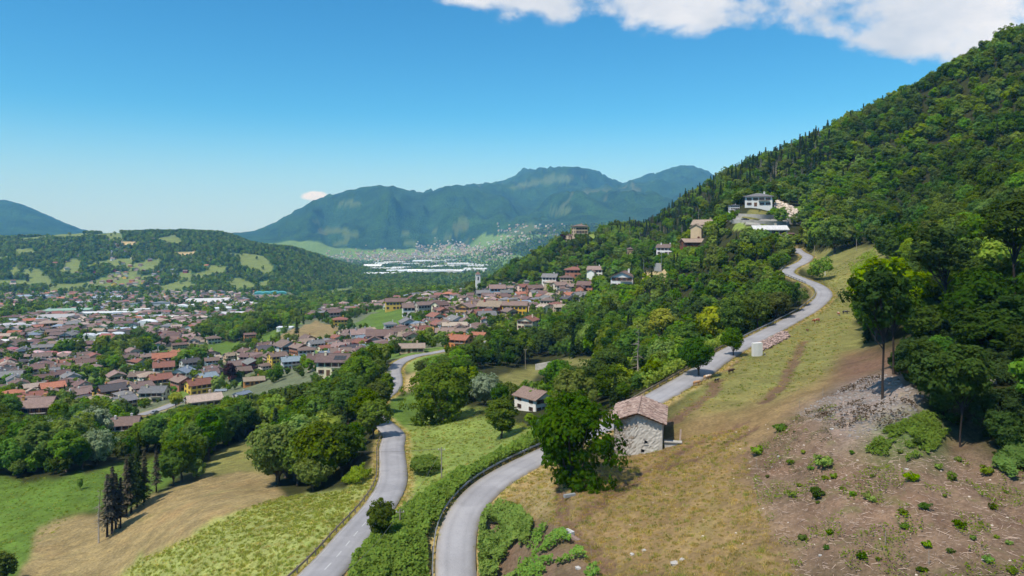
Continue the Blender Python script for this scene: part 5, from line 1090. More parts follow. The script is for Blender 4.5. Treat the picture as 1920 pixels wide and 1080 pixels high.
wall_run('retaining_wall', z6([(1185, 400), (1230, 402), (1290, 398)]), 4.2, 0.35, M['stone'], 'tall grey concrete wall end below the rockfall', 'wall')
wall_run('retaining_wall', z6([(190, 745), (215, 748), (235, 745)]), 5.0, 0.4, M['stone'], 'narrow ruined stone wall in the wood above the white gabled house', 'wall')
wall_run('roadside_wall', [(1004, 694), (1022, 690), (1041, 686)], 2.4, 0.35, M['stone'], 'dark stone retaining wall at the top of the small meadow', 'wall')
wall_run('roadside_wall', [(1411, 668), (1420, 669), (1429, 666)], 2.9, 0.5, M['whitepaint'], 'white block wall holding the pink rubble heap by the road', 'wall')
def rock_mesh(seed, n=9):
    rg = np.random.default_rng(seed); import bmesh
    b = bmesh.new(); bmesh.ops.create_icosphere(b, subdivisions=1, radius=1.0)
    for v_ in b.verts: v_.co *= rg.uniform(0.7, 1.15); v_.co.z *= 0.75
    me = bpy.data.meshes.new('rock'); b.to_mesh(me); b.free(); me.materials.append(M['stone']); return me
ROCKS = [rock_mesh(i) for i in range(5)]
def strew(name, poly, n, y0, y1, size, label, mat, kind='stuff', cat='stones', lift=0.0, sizes=None):
    """many small stones joined in one mesh"""
    X, Y = scatter(poly, n, y0, y1); Z = H(X, Y); vs, fs = [], []; base = [np.array([v_.co for v_ in r.vertices]) for r in ROCKS]; fb = [np.array([list(f.vertices) for f in r.polygons]) for r in ROCKS]; c = 0
    for x, y, z in zip(X, Y, Z):
        i = rnd.randrange(5); s = size * rnd.uniform(0.4, 1.6) ** 1.6; a = rnd.uniform(0, 6.28); q = base[i] * s * np.array([rnd.uniform(.8, 1.3), 1, rnd.uniform(.6, 1)]); q = np.stack([q[:, 0] * math.cos(a) - q[:, 1] * math.sin(a), q[:, 0] * math.sin(a) + q[:, 1] * math.cos(a), q[:, 2]], 1)
        vs.append(q + np.array([x, y, z + lift * rnd.random()])); fs.append(fb[i] + c); c += len(q)
    me = mesh_np(name, np.concatenate(vs), np.concatenate(fs), [mat]); o = link(name, me); tag(o, label, cat, None, kind); return o
def scatter(poly, n, y0, y1):
    a = np.array([at(u, v, y0, y1) for u, v in poly]); x0, x1, ya, yb = a[:, 0].min(), a[:, 0].max(), a[:, 1].min(), a[:, 1].max(); xs, ys, c = [], [], 0
    for _ in range(60):
        x = rng.uniform(x0, x1, n); y = rng.uniform(ya, yb, n); u, v = uv_of(x, y, H(x, y)); k = in_poly(u, v, poly) & (bil(RD, x, y) > 0.3); xs.append(x[k]); ys.append(y[k]); c += k.sum()
        if c >= n: break
    return np.concatenate(xs)[:n], np.concatenate(ys)[:n]
M['pinkrock'] = mat_plain('pink_rubble', srgb(172, 148, 138), 0.95, 0.1, 0.3, 0.8, 0.4); M['palerock'] = mat_plain('pale_rubble', srgb(206, 190, 172), 0.95, 0.1, 0.3, 0.6, 0.4); M['greyrock'] = mat_plain('grey_scree', srgb(142, 134, 128), 0.95, 0.1, 0.3, 0.8, 0.4)
strew('rubble_heap', [(1426, 660), (1420, 640), (1445, 628), (1475, 622), (1482, 632), (1460, 645), (1440, 655)], 1500, 130, 260, 0.17, 'heap of pinkish rubble beside the hill road', M['pinkrock'], 'stuff', 'rubble', 0.5)
strew('rockfall', z6([(1070, 215), (1200, 262), (1312, 335), (1298, 368), (1190, 360), (1090, 290)]), 700, 340, 520, 0.65, 'pale boulder rockfall tumbling beside the white villa', M['palerock'], 'stuff', 'rocks', 0.8)
strew('scree', [(1490, 775), (1560, 738), (1620, 708), (1665, 702), (1742, 747), (1700, 790), (1650, 812), (1600, 828), (1560, 798)], 1500, 70, 160, 0.13, 'pale grey loose scree around the tall slender tree', M['greyrock'], 'stuff', 'scree', 0.02)

# ------------------------------------------------------------------ guard rails
def guard_rail(P, i0, i1, off, mat, label, hgt=0.72):
    T = np.gradient(P, axis=0)[:, :2]; T /= np.linalg.norm(T, axis=1)[:, None]; N = np.stack([-T[:, 1], T[:, 0]], 1); o = empty('guard_rail', tuple(P[i0])); inv = Vector(P[i0]); tag(o, label, 'guard rail')
    prof = [(0.0, -0.15), (0.05, -0.09), (0.0, 0.0), (0.05, 0.09), (0.0, 0.15), (-0.035, 0.15), (-0.035, -0.15)]; mb = MB(); vs = []; k = len(prof)
    for i in range(i0, i1):
        for a, b in prof: vs.append((*(P[i, :2] + N[i] * (off - a * np.sign(off)) - np.array(inv[:2])), P[i, 2] + hgt - 0.17 + b - inv.z))
    n = i1 - i0; mb.add(vs, [(i * k + j, i * k + (j + 1) % k, (i + 1) * k + (j + 1) % k, (i + 1) * k + j) for i in range(n - 1) for j in range(k)] + [tuple(range(k)), tuple(range(n * k - 1, n * k - k - 1, -1))])
    mb.build('rail', mat, o); pm = MB().box(-0.05, -0.07, -1.0, 0.05, 0.07, hgt + 0.03).mesh('post', [M['post']])
    for i in range(i0 + 1, i1, 3):
        q = link('post', pm, None, o, (*(P[i, :2] + N[i] * (off + 0.11 * np.sign(off)) - np.array(inv[:2])), P[i, 2] - inv.z)); q.rotation_euler = (0, 0, math.atan2(T[i, 1], T[i, 0]))
    return o
def ixY(P, Y): return int(np.argmin(np.abs(P[:, 1] - Y)))
guard_rail(UPPER, 0, ixY(UPPER, 117), 2.75, M['galv'], 'grey steel guard rail along the hedge on the near bend'); guard_rail(UPPER, ixY(UPPER, 124), ixY(UPPER, 176), 2.75, M['corten'], 'brownish guard rail on the straight road behind the barn')
guard_rail(UPPER, ixY(UPPER, 178), ixY(UPPER, 252), 2.75, M['galv'], 'steel guard rail around the outer edge of the upper bend'); guard_rail(UPPER, ixY(UPPER, 262), ixY(UPPER, 310), 2.75, M['galv'], 'distant guard rail at the inner bend below the wood')
guard_rail(LOWER, 0, ixY(LOWER, 166), 2.85, M['corten'], 'brown guard rail along the lower road above the tall grass')

# ------------------------------------------------------------------ hedges and thickets
def thicket(name, poly, n, y0, y1, hgt, ls, mat, label, cat='hedge', gap=None, seed=1, top=0.45):
    rg = np.random.default_rng(seed); X, Y = scatter(poly, n, y0, y1)
    hh = hgt * (0.55 + 0.8 * fbm(X / 1.6, Y / 1.6, seed, 3)); cell = vnoise(X / 0.9, Y / 0.9, seed + 5)
    if gap is not None:
        k = fbm(X / 2.6, Y / 2.6, seed + 9, 3) > gap; X, Y, hh, cell = X[k], Y[k], hh[k], cell[k]
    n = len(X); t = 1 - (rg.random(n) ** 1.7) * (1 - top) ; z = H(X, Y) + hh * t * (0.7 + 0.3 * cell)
    e = 0.25; gx = (fbm((X + e) / 1.6, Y / 1.6, seed, 3) - fbm((X - e) / 1.6, Y / 1.6, seed, 3)) * hgt; gy = (fbm(X / 1.6, (Y + e) / 1.6, seed, 3) - fbm(X / 1.6, (Y - e) / 1.6, seed, 3)) * hgt
    nrm = np.stack([-gx * 2.2, -gy * 2.2 - 0.15, np.full(n, 0.8)], 1) + rg.normal(size=(n, 3)) * 0.38
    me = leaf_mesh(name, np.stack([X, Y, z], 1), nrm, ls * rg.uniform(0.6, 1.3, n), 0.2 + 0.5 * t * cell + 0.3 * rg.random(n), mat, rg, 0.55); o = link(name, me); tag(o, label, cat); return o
M['heath'] = mat_leaf('leaf_heath', srgb(96, 84, 56), 0.2, 0.06, 0.3)
CLEAR = [(1405, 855), (1500, 780), (1560, 760), (1650, 800), (1750, 850), (1930, 890), (1930, 1100), (1500, 1100), (1420, 950)]
HEDGE = [(650, 1110), (668, 1035), (700, 1005), (760, 962), (800, 932), (850, 904), (900, 879), (960, 849), (1008, 824), (1030, 826), (1003, 852), (955, 876), (905, 908), (872, 937), (850, 965), (838, 1000), (812, 990), (800, 1020), (806, 1110)]
thicket('roadside_hedge', HEDGE, 26000, 70, 150, 2.0, 0.23, M['leafK'], 'bright green leafy hedge between the two roads', 'hedge', None, 3)
thicket('bramble_thicket', [(884, 990), (925, 955), (975, 968), (1000, 985), (985, 1040), (960, 1110), (895, 1110)], 11000, 60, 130, 1.7, 0.22, M['leafK'], 'bright leafy thicket on the bank beside the near road bend', 'thicket', 0.38, 5)
thicket('bramble_thicket', [(975, 975), (1055, 1002), (1150, 1110), (960, 1110)], 6500, 60, 130, 1.1, 0.22, M['leafB'], 'patchy darker brambles on the bank below the water trough', 'thicket', 0.52, 6)
thicket('climbing_thicket', [(1180, 735), (1210, 690), (1290, 650), (1350, 640), (1372, 650), (1300, 698), (1215, 748)], 16000, 125, 230, 3.0, 0.34, M['leafC'], 'bright creeper thicket under the guard rail behind the barn', 'thicket', 0.3, 7)
thicket('round_bush', [(768, 893), (772, 876), (795, 868), (820, 874), (826, 888), (800, 897)], 2600, 90, 180, 2.2, 0.26, M['leafB'], 'rounded green bush on the meadow beside the lower road', 'bush', None, 8)
thicket('field_bush', [(640, 912), (660, 890), (696, 876), (704, 888), (672, 912)], 2600, 90, 200, 1.6, 0.26, M['leafC'], 'low bright bushes between the wood and the lower road', 'bush', 0.35, 9)
thicket('undergrowth', [(1665, 690), (1690, 650), (1760, 630), (1930, 600), (1930, 815), (1850, 795), (1780, 750), (1700, 725)], 30000, 60, 160, 1.6, 0.26, M['leafD'], 'dark tangled undergrowth below the trees on the right', 'undergrowth', 0.36, 10)
thicket('undergrowth', [(1860, 880), (1930, 800), (1960, 900), (1900, 905)], 4200, 55, 130, 1.3, 0.22, M['leafB'], 'green bushes on the right edge of the cleared slope', 'undergrowth', 0.4, 12)
thicket('ground_cover', [(1620, 850), (1660, 805), (1740, 775), (1795, 800), (1750, 850), (1700, 868)], 6000, 60, 140, 0.6, 0.18, M['leafB'], 'olive ground cover beside the scree', 'ground cover', 0.42, 13)
thicket('meadow_scrub', [(1590, 500), (1640, 470), (1660, 540), (1640, 600), (1612, 560)], 6000, 150, 330, 2.0, 0.34, M['leafC'], 'bright scrub at the upper edge of the cattle pasture', 'scrub', 0.4, 14)
thicket('garden_hedge', [(857, 658), (870, 650), (903, 632), (908, 637), (880, 655), (862, 663)], 2600, 300, 420, 2.4, 0.4, M['leafA'], 'clipped dark hedge beside the orange walled house', 'hedge', None, 15)
thicket('heath_scrub', [(1500, 775), (1560, 742), (1620, 712), (1665, 704), (1740, 748), (1700, 790), (1650, 812), (1600, 826), (1560, 798)], 3600, 60, 160, 0.7, 0.17, M['heath'], 'low brown and olive heath scrub scattered on the grey scree', 'scrub', 0.58, 16)
thicket('weeds', CLEAR, 15000, 40, 140, 0.5, 0.10, M['leafB'], 'patchy low weeds creeping over the cleared slope', 'weeds', 0.59, 18)['kind'] = 'stuff'
thicket('weeds', [(1400, 850), (1500, 775), (1560, 760), (1560, 900), (1440, 900)], 2600, 40, 140, 0.4, 0.10, M['heath'], 'brown weeds at the upper edge of the cleared slope', 'weeds', 0.56, 19)['kind'] = 'stuff'
# shrubs on the cleared slope, one by one
SHR = [broad('shrub%d' % i, 70 + i, 1.3, 0.85, 0.1, 26, 18, 0.14, M[m_], 0, 0.9, 0, 'bark', 3) for i, m_ in enumerate(('leafB', 'leafC', 'leafB', 'leafA'))]
def shrub(u, v, s, lab=None):
    p = at(u, v, 40, 200); P = rnd.choice(SHR); o = empty('shrub', p - Vector((0, 0, 0.08)), rnd.uniform(0, 6.28), (s, s, s * rnd.uniform(.7, 1.1))); link('stem', P['trunk'], None, o); link('crown', P['crown'], None, o); CENSUS.setdefault('shrub', []).append((o, u, v, p.y, ('small', 'low', 'larger', 'tiny')[0 if 0.6 < s < 1 else (2 if s >= 1 else 3)]))
for u, v, s in [(1462, 808, 1.5), (1425, 853, 1.3), (1547, 876, 1.5), (1534, 934, 1.5), (1487, 932, 1.0), (1567, 897, .9), (1600, 930, .8), (1703, 901, 1.1), (1780, 900, 1.0), (1797, 865, .9), (1760, 880, .8), (1895, 822, 1.2), (1845, 890, 1.6), (1877, 862, 1.3), (1737, 955, .9), (1690, 965, .8), (1690, 990, .7), (1803, 990, .9), (1820, 1012, .7), (1735, 1025, .7), (1650, 1050, .6), (1890, 1020, .7), (1550, 1030, .6), (1620, 935, .8), (1640, 940, .8), (1480, 870, .7), (1505, 850, .7), (1520, 880, .7), (1640, 895, .6), (1690, 850, .9), (1715, 835, 1.0), (1600, 850, .6), (1720, 1070, .7), (1850, 1055, .8), (1905, 1075, .8), (1440, 895, .6), (1500, 910, .7), (1575, 915, .6), (1780, 1035, .6), (1860, 955, .6)]: shrub(u + rnd.uniform(-6, 6), v, s * rnd.uniform(.5, .85))
for _ in range(16):
    u, v = rnd.uniform(1430, 1918), rnd.uniform(800, 1075)
    if in_poly(np.array([u]), np.array([v]), [(1420, 850), (1500, 790), (1620, 850), (1750, 880), (1920, 890), (1920, 1080), (1560, 1080), (1440, 940)])[0]: shrub(u, v, 0.22 + 0.5 * rnd.random() ** 2)

# ------------------------------------------------------------------ brash, stones and grass
def sticks(name, poly, n, y0, y1, label):
    X, Y = scatter(poly, n, y0, y1); Z = H(X, Y); a = rng.uniform(0, 6.28, n); L = rng.uniform(0.2, 0.75, n) * np.where(rng.random(n) < .04, 2.6, 1); r = rng.uniform(0.008, 0.026, n); tilt = rng.normal(0, .18, n)
    d = np.stack([np.cos(a), np.sin(a), tilt], 1); s = np.stack([-np.sin(a), np.cos(a), 0 * a], 1); c = np.stack([X, Y, Z + 0.05], 1); vs = []
    for k, (e, w, h_) in enumerate([(-1, -1, 0), (-1, 1, 0), (1, 1, 0), (1, -1, 0), (-1, 0, 1), (1, 0, 1)]): vs.append(c + d * (e * L / 2)[:, None] + s * (w * r)[:, None] + np.array([0, 0, 1]) * (h_ * r * 1.6)[:, None])
    v = np.stack(vs, 1).reshape(-1, 3); b = np.arange(n)[:, None] * 6; f = np.concatenate([b + np.array([[0, 3, 5, 4]]), b + np.array([[1, 4, 5, 2]])]); me = mesh_np(name, v, f, [M['stick']]); o = link(name, me); tag(o, label, 'brash', None, 'stuff')
M['stick'] = mat_plain('bleached_stick', srgb(170, 148, 130), 0.95, 0.1, 0.35, 0.6)
sticks('brash', CLEAR, 2200, 40, 140, 'bleached sticks and brash strewn over the cleared slope')
strew('loose_stones', [(1150, 900), (1400, 800), (1500, 770), (1920, 900), (1920, 1100), (1150, 1100)], 220, 40, 150, 0.08, 'small pale stones scattered over the dry pasture', M['palerock'], 'stuff', 'stones', 0.0)
for i, (u, v, s, lab) in enumerate([(1265, 1058, .55, 'grey boulder in the dry pasture at the bottom edge, nearest of its cluster'), (1278, 1050, .4, 'small grey rock behind the bottom edge boulder'), (1186, 1040, .35, 'white stone in the dry pasture, left one of two'), (1208, 1032, .3, 'white stone in the dry pasture, right one of two'), (1538, 1041, .2, 'lone white stone on the brown slope at the bottom'), (1700, 880, .25, 'pale stone on the cleared slope below the ground cover'), (1460, 855, .22, 'pale stone beside the larger green shrub on the cleared slope'),
                                    (1858, 715, 1.0, 'white boulder in the undergrowth on the right'), (1895, 785, .8, 'cut stone block at the right edge of the cleared slope'), (1085, 1065, .4, 'grey stone among the brambles below the trough'), (1560, 805, .35, 'pale boulder on the lower scree')]):
    p = at(u, v, 40, 200); o = link('boulder', ROCKS[i % 5], None, None, p); o.scale = (s, s * .8, s); o.rotation_euler = (0, 0, i); tag(o, lab, 'rock', 'stones on the slope')
for i, (poly, k, fam) in enumerate(()): pass
def tuft(name, seed, nb, h, spread, mat, w=0.02):
    rg = np.random.default_rng(seed); a = rg.uniform(0, 6.28, nb); ll = h * rg.uniform(.6, 1.2, nb); lean = rg.uniform(.1, .7, nb); b = rg.normal(size=(nb, 2)) * spread; d = np.stack([np.cos(a), np.sin(a)], 1); s = np.stack([-d[:, 1], d[:, 0]], 1) * w; z0 = np.zeros((nb, 1)) - 0.02
    m_ = np.concatenate([b + d * (ll * lean * .35)[:, None], (ll * .6)[:, None]], 1); t = np.concatenate([b + d * (ll * lean)[:, None], ll[:, None]], 1)
    v = np.stack([np.concatenate([b - s, z0], 1), np.concatenate([b + s, z0], 1), m_ + np.concatenate([s * .8, 0 * z0], 1), t, m_ - np.concatenate([s * .8, 0 * z0], 1)], 1).reshape(-1, 3); me = mesh_np(name, v, np.arange(5 * nb).reshape(nb, 5), [mat])
    ca = me.color_attributes.new('Leaf', 'FLOAT_COLOR', 'POINT'); col = np.ones((nb, 4), np.float32); col[:, 0] = rg.random(nb); col[:, 1] = rg.random(nb); ca.data.foreach_set('color', np.repeat(col, 5, axis=0).ravel()); return dict(crown=me)
TUF = {'a': tuft('tuftA', 1, 34, .5, .28, M['grassA'], .022), 'b': tuft('tuftB', 2, 34, .4, .3, M['grassA'], .02), 'c': tuft('tuftC', 3, 30, .34, .26, M['grassD'], .02), 'd': tuft('tuftD', 4, 30, .3, .26, M['lush'] if 'lush' in M else M['leafC'], .02)}
its = []
for poly, n, y0, y1, ch in (([(200, 1100), (264, 1048), (352, 1010), (457, 953), (530, 932), (640, 922), (700, 876), (712, 902), (690, 945), (555, 1085)], 3000, 60, 200, 'aaabbc'), ([(757, 815), (802, 784), (900, 762), (1000, 802), (1008, 818), (860, 903), (762, 980), (770, 900)], 1500, 80, 260, 'bbcda'),
                            ([(930, 945), (1018, 872), (1150, 874), (1250, 830), (1400, 800), (1400, 850), (1420, 950), (1500, 1095), (1130, 1095), (1060, 1000)], 3000, 40, 160, 'ccccb'), ([(1262, 790), (1312, 714), (1400, 654), (1490, 608), (1600, 590), (1560, 700), (1480, 740)], 900, 90, 260, 'bccd'), ([(0, 895), (130, 897), (210, 880), (290, 862), (280, 935), (150, 960), (60, 1030), (0, 1090)], 1000, 90, 300, 'dddb'),
                            ([(1500, 604), (1560, 562), (1535, 522), (1600, 480), (1630, 560)], 700, 150, 420, 'bcd')):
    X, Y = scatter(poly, n, y0, y1); its += [(a, b, rnd.uniform(.3, .75), 'abcd'.index(rnd.choice(ch))) for a, b in zip(X, Y)]
for P_, hw in ROADS[:2]:
    T = np.gradient(P_, axis=0)[:, :2]; T /= np.linalg.norm(T, axis=1)[:, None]
    for i in range(len(P_)):
        for _ in range(5):
            sd = rnd.choice((-1, 1)); d_ = sd * (hw + rnd.uniform(-.05, .9)); its.append((P_[i, 0] - T[i, 1] * d_, P_[i, 1] + T[i, 0] * d_, rnd.uniform(.35, .9), 'abcd'.index(rnd.choice('ccb'))))
g_ = forest('grass', 'tufts of tall and dry grass over the meadows', TUF, its, 0.0); g_['category'] = 'grass'

# ------------------------------------------------------------------ poles, wires, trough, planks
def pole(u, v, vt, y0, mat, label, r=0.12, arm=True):
    p = at(u, v, y0, y0 * 2 + 200); h = (v - vt) * p.y / F; o = empty('utility_pole', p); tag(o, label, 'pole'); MB().tube([(0, 0, -1), (0, 0, h)], [r, r * .7], 8).build('shaft', mat, o)
    if arm:
        MB().box(-.6, -.05, h - .5, .6, .05, h - .4).build('crossarm', mat, o)
        for x in (-.5, .5): MB().tube([(x, 0, h - .399), (x, 0, h - .25)], .05, 6).build('insulator', M['whitepaint'], o)
    return p + Vector((0, 0, h - 0.25))
PA = pole(828, 896, 838, 90, M['deadwood'], 'grey wooden utility pole on the meadow beside the round bush'); PB = pole(750, 992, 954, 80, M['deadwood'], 'short grey utility pole rising from the hedge'); PC = pole(985, 692, 654, 180, M['deadwood'], 'utility pole at the top of the small meadow by the dark wall')
PD = pole(1547, 516, 483, 180, M['whitepaint'], 'white pole on the pasture above the upper bend', .14, False); PE = pole(1527, 481, 460, 280, M['deadwood'], 'thin pole beside the end of the hill road', .12, False); PF_ = pole(1606, 470, 448, 220, M['deadwood'], 'thin pole at the edge of the right hand wood', .12, False)
pole(1200, 457, 436, 350, M['galv'], 'street lamp pole in the wood below the ridge', .12, True); pole(887, 588, 556, 480, M['galv'], 'tall pole behind the ochre house in the village', .16, False); pole(908, 586, 560, 480, M['galv'], 'pole on the slope below the church', .16, False); pole(1207, 506, 486, 300, M['galv'], 'pole at the cleared plot above the white gabled house', .12, False); pole(1240, 515, 470, 300, M['galv'], 'tall pole beside the ruined wall', .12, False); pole(1455, 360, 338, 380, M['galv'], 'pole in the wood above the white villa', .14, False)
def wire(a, b, label, sag=1.0):
    pts = [a.lerp(b, t / 16) - Vector((0, 0, sag * 4 * (t / 16) * (1 - t / 16))) for t in range(17)]; o = MB().tube(pts, 0.022, 4).build('overhead_wire', M['post']); tag(o, label, 'wire')
wire(PA, PC, 'overhead wire climbing from the meadow pole to the pole by the dark wall', 2.0); wire(PB, PA, 'overhead wire between the hedge pole and the meadow pole', 0.8); wire(PB, Vector((-14, 60, CAMZ - 28)), 'overhead wire running from the hedge pole towards the viewer', 0.6); wire(PA, at(500, 890, 120) + Vector((0, 0, 7)), 'overhead wire crossing the lower road to the wood', 1.2)
p = at(1064, 1002, 50); o = empty('water_trough', p, R(38)); tag(o, 'open white trough on the path junction in the dry pasture', 'trough'); q = MB()
for a in ((-.55, -.55, -.1, .55, -.47, .72), (-.55, .47, -.1, .55, .55, .72), (-.55, -.469, -.1, -.47, .469, .72), (.47, -.469, -.1, .55, .469, .72), (-.469, -.469, -.05, .469, .469, .12)): q.box(*a)
q.build('tub', M['whitepaint'], o); MB().box(-.465, -.465, .125, .465, .465, .45).build('water', M['window'], o)
p = at(1077, 1008, 50); o = MB().box(-.75, -.22, 0.0, .75, .22, .3).build('stone_plank', M['tile'], None, False, p); o.rotation_euler = (0, R(6), R(-48)); tag(o, 'brown stone bench beside the white trough', 'bench')
p = at(1068, 932, 60) + Vector((0, 0, .15)); o = MB().box(-.75, -.2, -.05, .75, .2, .3).build('metal_trough', M['galv'], None, False, p); o.rotation_euler = (0, 0, R(22)); tag(o, 'narrow grey metal feeder lying below the big tree by the barn', 'feeder')
for i, (u, v, w) in enumerate([(1499, 765, 'at the lower end of the soil patch'), (1543, 742, 'leaning above the scree'), (1110, 1040, 'beside the path below the trough'), (1488, 617, 'near the brown calf, lower one'), (1510, 609, 'near the brown calf, middle one'), (1541, 600, 'behind the brown and white cow'), (1553, 595, 'ahead of the farther cattle'), (1660, 1022, 'on the cleared slope at the bottom'), (1742, 1060, 'at the bottom right of the cleared slope'), (1420, 880, 'among shrubs left of the cleared slope')]):
    p = at(u, v, 40); o = MB().tube([(0, 0, -.2), (0, 0, 1.15)], [.032, .025], 6).build('fence_stake', M['deadwood'], None, False, p); o.rotation_euler = (R(rnd.uniform(-9, 9)), R(rnd.uniform(-9, 9)), 0); tag(o, 'thin white fence stake ' + w, 'stake', 'white fence stakes')

# ------------------------------------------------------------------ cattle
def cow_mesh():
    import bmesh
    V_ = [(0, 0, 1.12, .36), (.45, 0, 1.16, .37), (.85, 0, 1.2, .33), (-.45, 0, 1.12, .38), (-.85, 0, 1.17, .31), (-1.02, 0, 1.2, .16), (1.18, 0, 1.28, .2), (1.42, 0, 1.18, .15), (1.62, 0, 1.0, .14), (1.8, 0, .82, .09),
          (.78, .2, .85, .14), (.8, .22, .48, .08), (.78, .22, .08, .065), (.82, .22, .0, .075), (.78, -.2, .85, .14), (.74, -.22, .48, .08), (.7, -.22, .08, .065), (.74, -.22, 0, .075),
          (-.8, .21, .85, .17), (-.68, .23, .62, .11), (-.88, .23, .38, .075), (-.84, .23, .06, .06), (-.8, .23, 0, .075), (-.8, -.21, .85, .17), (-.72, -.23, .62, .11), (-.94, -.23, .38, .075), (-.92, -.23, .06, .06), (-.88, -.23, 0, .075),
          (-1.14, 0, .95, .035), (-1.16, 0, .5, .03), (-1.16, 0, .36, .06), (1.5, .22, 1.2, .045), (1.5, -.22, 1.2, .045), (-.35, 0, .8, .16)]
    E = [(0, 1), (1, 2), (0, 3), (3, 4), (4, 5), (2, 6), (6, 7), (7, 8), (8, 9), (2, 10), (10, 11), (11, 12), (12, 13), (2, 14), (14, 15), (15, 16), (16, 17), (4, 18), (18, 19), (19, 20), (20, 21), (21, 22), (4, 23), (23, 24), (24, 25), (25, 26), (26, 27), (5, 28), (28, 29), (29, 30), (7, 31), (7, 32), (3, 33)]
    me = bpy.data.meshes.new('cow_skeleton'); me.from_pydata([v_[:3] for v_ in V_], E, []); o = bpy.data.objects.new('cow_skeleton', me); COL.objects.link(o); o.modifiers.new('skin', 'SKIN')
    for i, sv in enumerate(me.skin_vertices[0].data): sv.radius = (V_[i][3], V_[i][3]); sv.use_root = (i == 0)
    sb = o.modifiers.new('sub', 'SUBSURF'); sb.levels = 1; sb.render_levels = 1
    dg = bpy.context.evaluated_depsgraph_get(); r = bpy.data.meshes.new_from_object(o.evaluated_get(dg)); bpy.data.objects.remove(o); r.name = 'cow'; r.polygons.foreach_set('use_smooth', [True] * len(r.polygons)); return r
mc = NT('cowhide'); oi = mc.n('ShaderNodeObjectInfo'); pp = mc.obj(); al = mc.math('SUBTRACT', 1.0, oi.outputs['Alpha'])
sz = mc.n('ShaderNodeSeparateXYZ', {0: pp}); wh = mc.math('MAXIMUM', mc.ramp(mc.noise(pp, 1.6, 2.0), 0.52, 0.56), mc.ramp(sz.outputs[2], 0.45, 0.4))
cm_ = mc.mix(mc.math('MULTIPLY', wh, al), oi.outputs['Color'], srgb(226, 216, 200)); M['cow'] = mc.out(mc.bsdf(cm_, 0.8, 0.2)); COW = cow_mesh(); COW.materials.append(M['cow'])
HORN = MB().tube([(1.45, .1, 1.3), (1.5, .24, 1.4), (1.58, .26, 1.5)], [.03, .025, .008], 5).tube([(1.45, -.1, 1.3), (1.5, -.24, 1.4), (1.58, -.26, 1.5)], [.03, .025, .008], 5).mesh('horn', [M['tileB']])
for u, v, ang, s, colr, pat, lab in [(1306, 723, 25, .95, (176, 130, 86), .2, 'tan cow beside the road, nearest to the barn'), (1326, 711, 22, 1.0, (184, 144, 104), .9, 'tan and white cow walking under the dark tree'), (1344, 714, 30, .7, (34, 30, 30), .2, 'black calf on the trodden path behind the tan cattle'), (1371, 700, 30, .9, (64, 44, 38), 0, 'dark brown cow on the trodden path by the road'), (1434, 667, 70, .65, (60, 56, 52), 1.0, 'pale and dark calf next to the white block wall'),
                                     (1532, 605, 190, 1.15, (150, 82, 48), .8, 'red brown and white cow on the pasture below the upper bend'), (1514, 621, 100, .6, (112, 62, 44), .3, 'small brown calf behind the red brown cow'), (1572, 591, 260, 1.0, (166, 92, 56), .8, 'red brown cow seen end on in the farther herd'), (1585, 589, 0, 1.0, (32, 30, 32), .25, 'black cow in the farther herd'), (1600, 581, 20, .9, (38, 36, 36), 1.0, 'black and white cow at the edge of the trees')]:
    p = at(u, v, 90); gx = float(H(p.x + .6, p.y) - H(p.x - .6, p.y)) / 1.2; gy = float(H(p.x, p.y + .6) - H(p.x, p.y - .6)) / 1.2; o = link('cow', COW, None, None, p - Vector((0, 0, 0.03))); s *= 0.7; o.scale = (s, s, s); a = R(ang)
    pit = -math.atan(gx * math.cos(a) + gy * math.sin(a)); o.rotation_euler = (0, pit * .8, a); o.color = (*srgb(*colr), 1 - pat); tag(o, lab, 'cow', 'grazing cattle'); link('horn', HORN, None, o)

# ------------------------------------------------------------------ cars, church tower
def car_parts():
    b = MB(); W = .86; pr = [(-2.1, .35), (-2.1, .75), (-1.9, .92), (-1.2, .98), (-.75, 1.42), (.65, 1.44), (1.25, 1.0), (1.95, .88), (2.1, .7), (2.1, .35)]; n = len(pr)
    f = lambda x, z: W * (0.8 if z > 1.2 else 1.0)
    b.add([(x, -f(x, z), z) for x, z in pr] + [(x, f(x, z), z) for x, z in pr], [tuple(range(n))[::-1], tuple(range(n, 2 * n))] + [(i, (i + 1) % n, (i + 1) % n + n, i + n) for i in range(n)])
    gl = MB()
    for sg in (-1, 1): gl.add([(-1.0, sg * .85, 1.0), (1.05, sg * .85, 1.02), (.6, sg * .715, 1.38), (-.7, sg * .715, 1.37)], [(0, 1, 2, 3) if sg < 0 else (3, 2, 1, 0)])
    gl.add([(1.24, -.7, 1.03), (1.24, .7, 1.03), (.7, .6, 1.42), (.7, -.6, 1.42)], [(0, 1, 2, 3)]).add([(-1.2, .7, 1.02), (-1.2, -.7, 1.02), (-.79, -.6, 1.4), (-.79, .6, 1.4)], [(0, 1, 2, 3)])
    wh_ = MB().tube([(0, -.1, 0), (0, .1, 0)], .32, 12); return b.mesh('body', [M['paint']]), gl.mesh('glazing', [M['window']]), wh_.mesh('wheel', [M['post']])
CB, CG, CW = car_parts()
def car(p, rz, c, label):
    o = empty('car', p, rz); tag(o, label, 'car', 'parked cars'); b = link('body', CB, None, o); b.color = (*srgb(*c), 1); link('glazing', CG, None, o)
    for x in (-1.3, 1.3):
        for y in (-.8, .8): link('wheel', CW, None, o, (x, y, .32))
car(at(1397, 414, 340) + Vector((0, 0, .1)), R(175), (40, 44, 56), 'dark blue car parked on the drive below the villa')
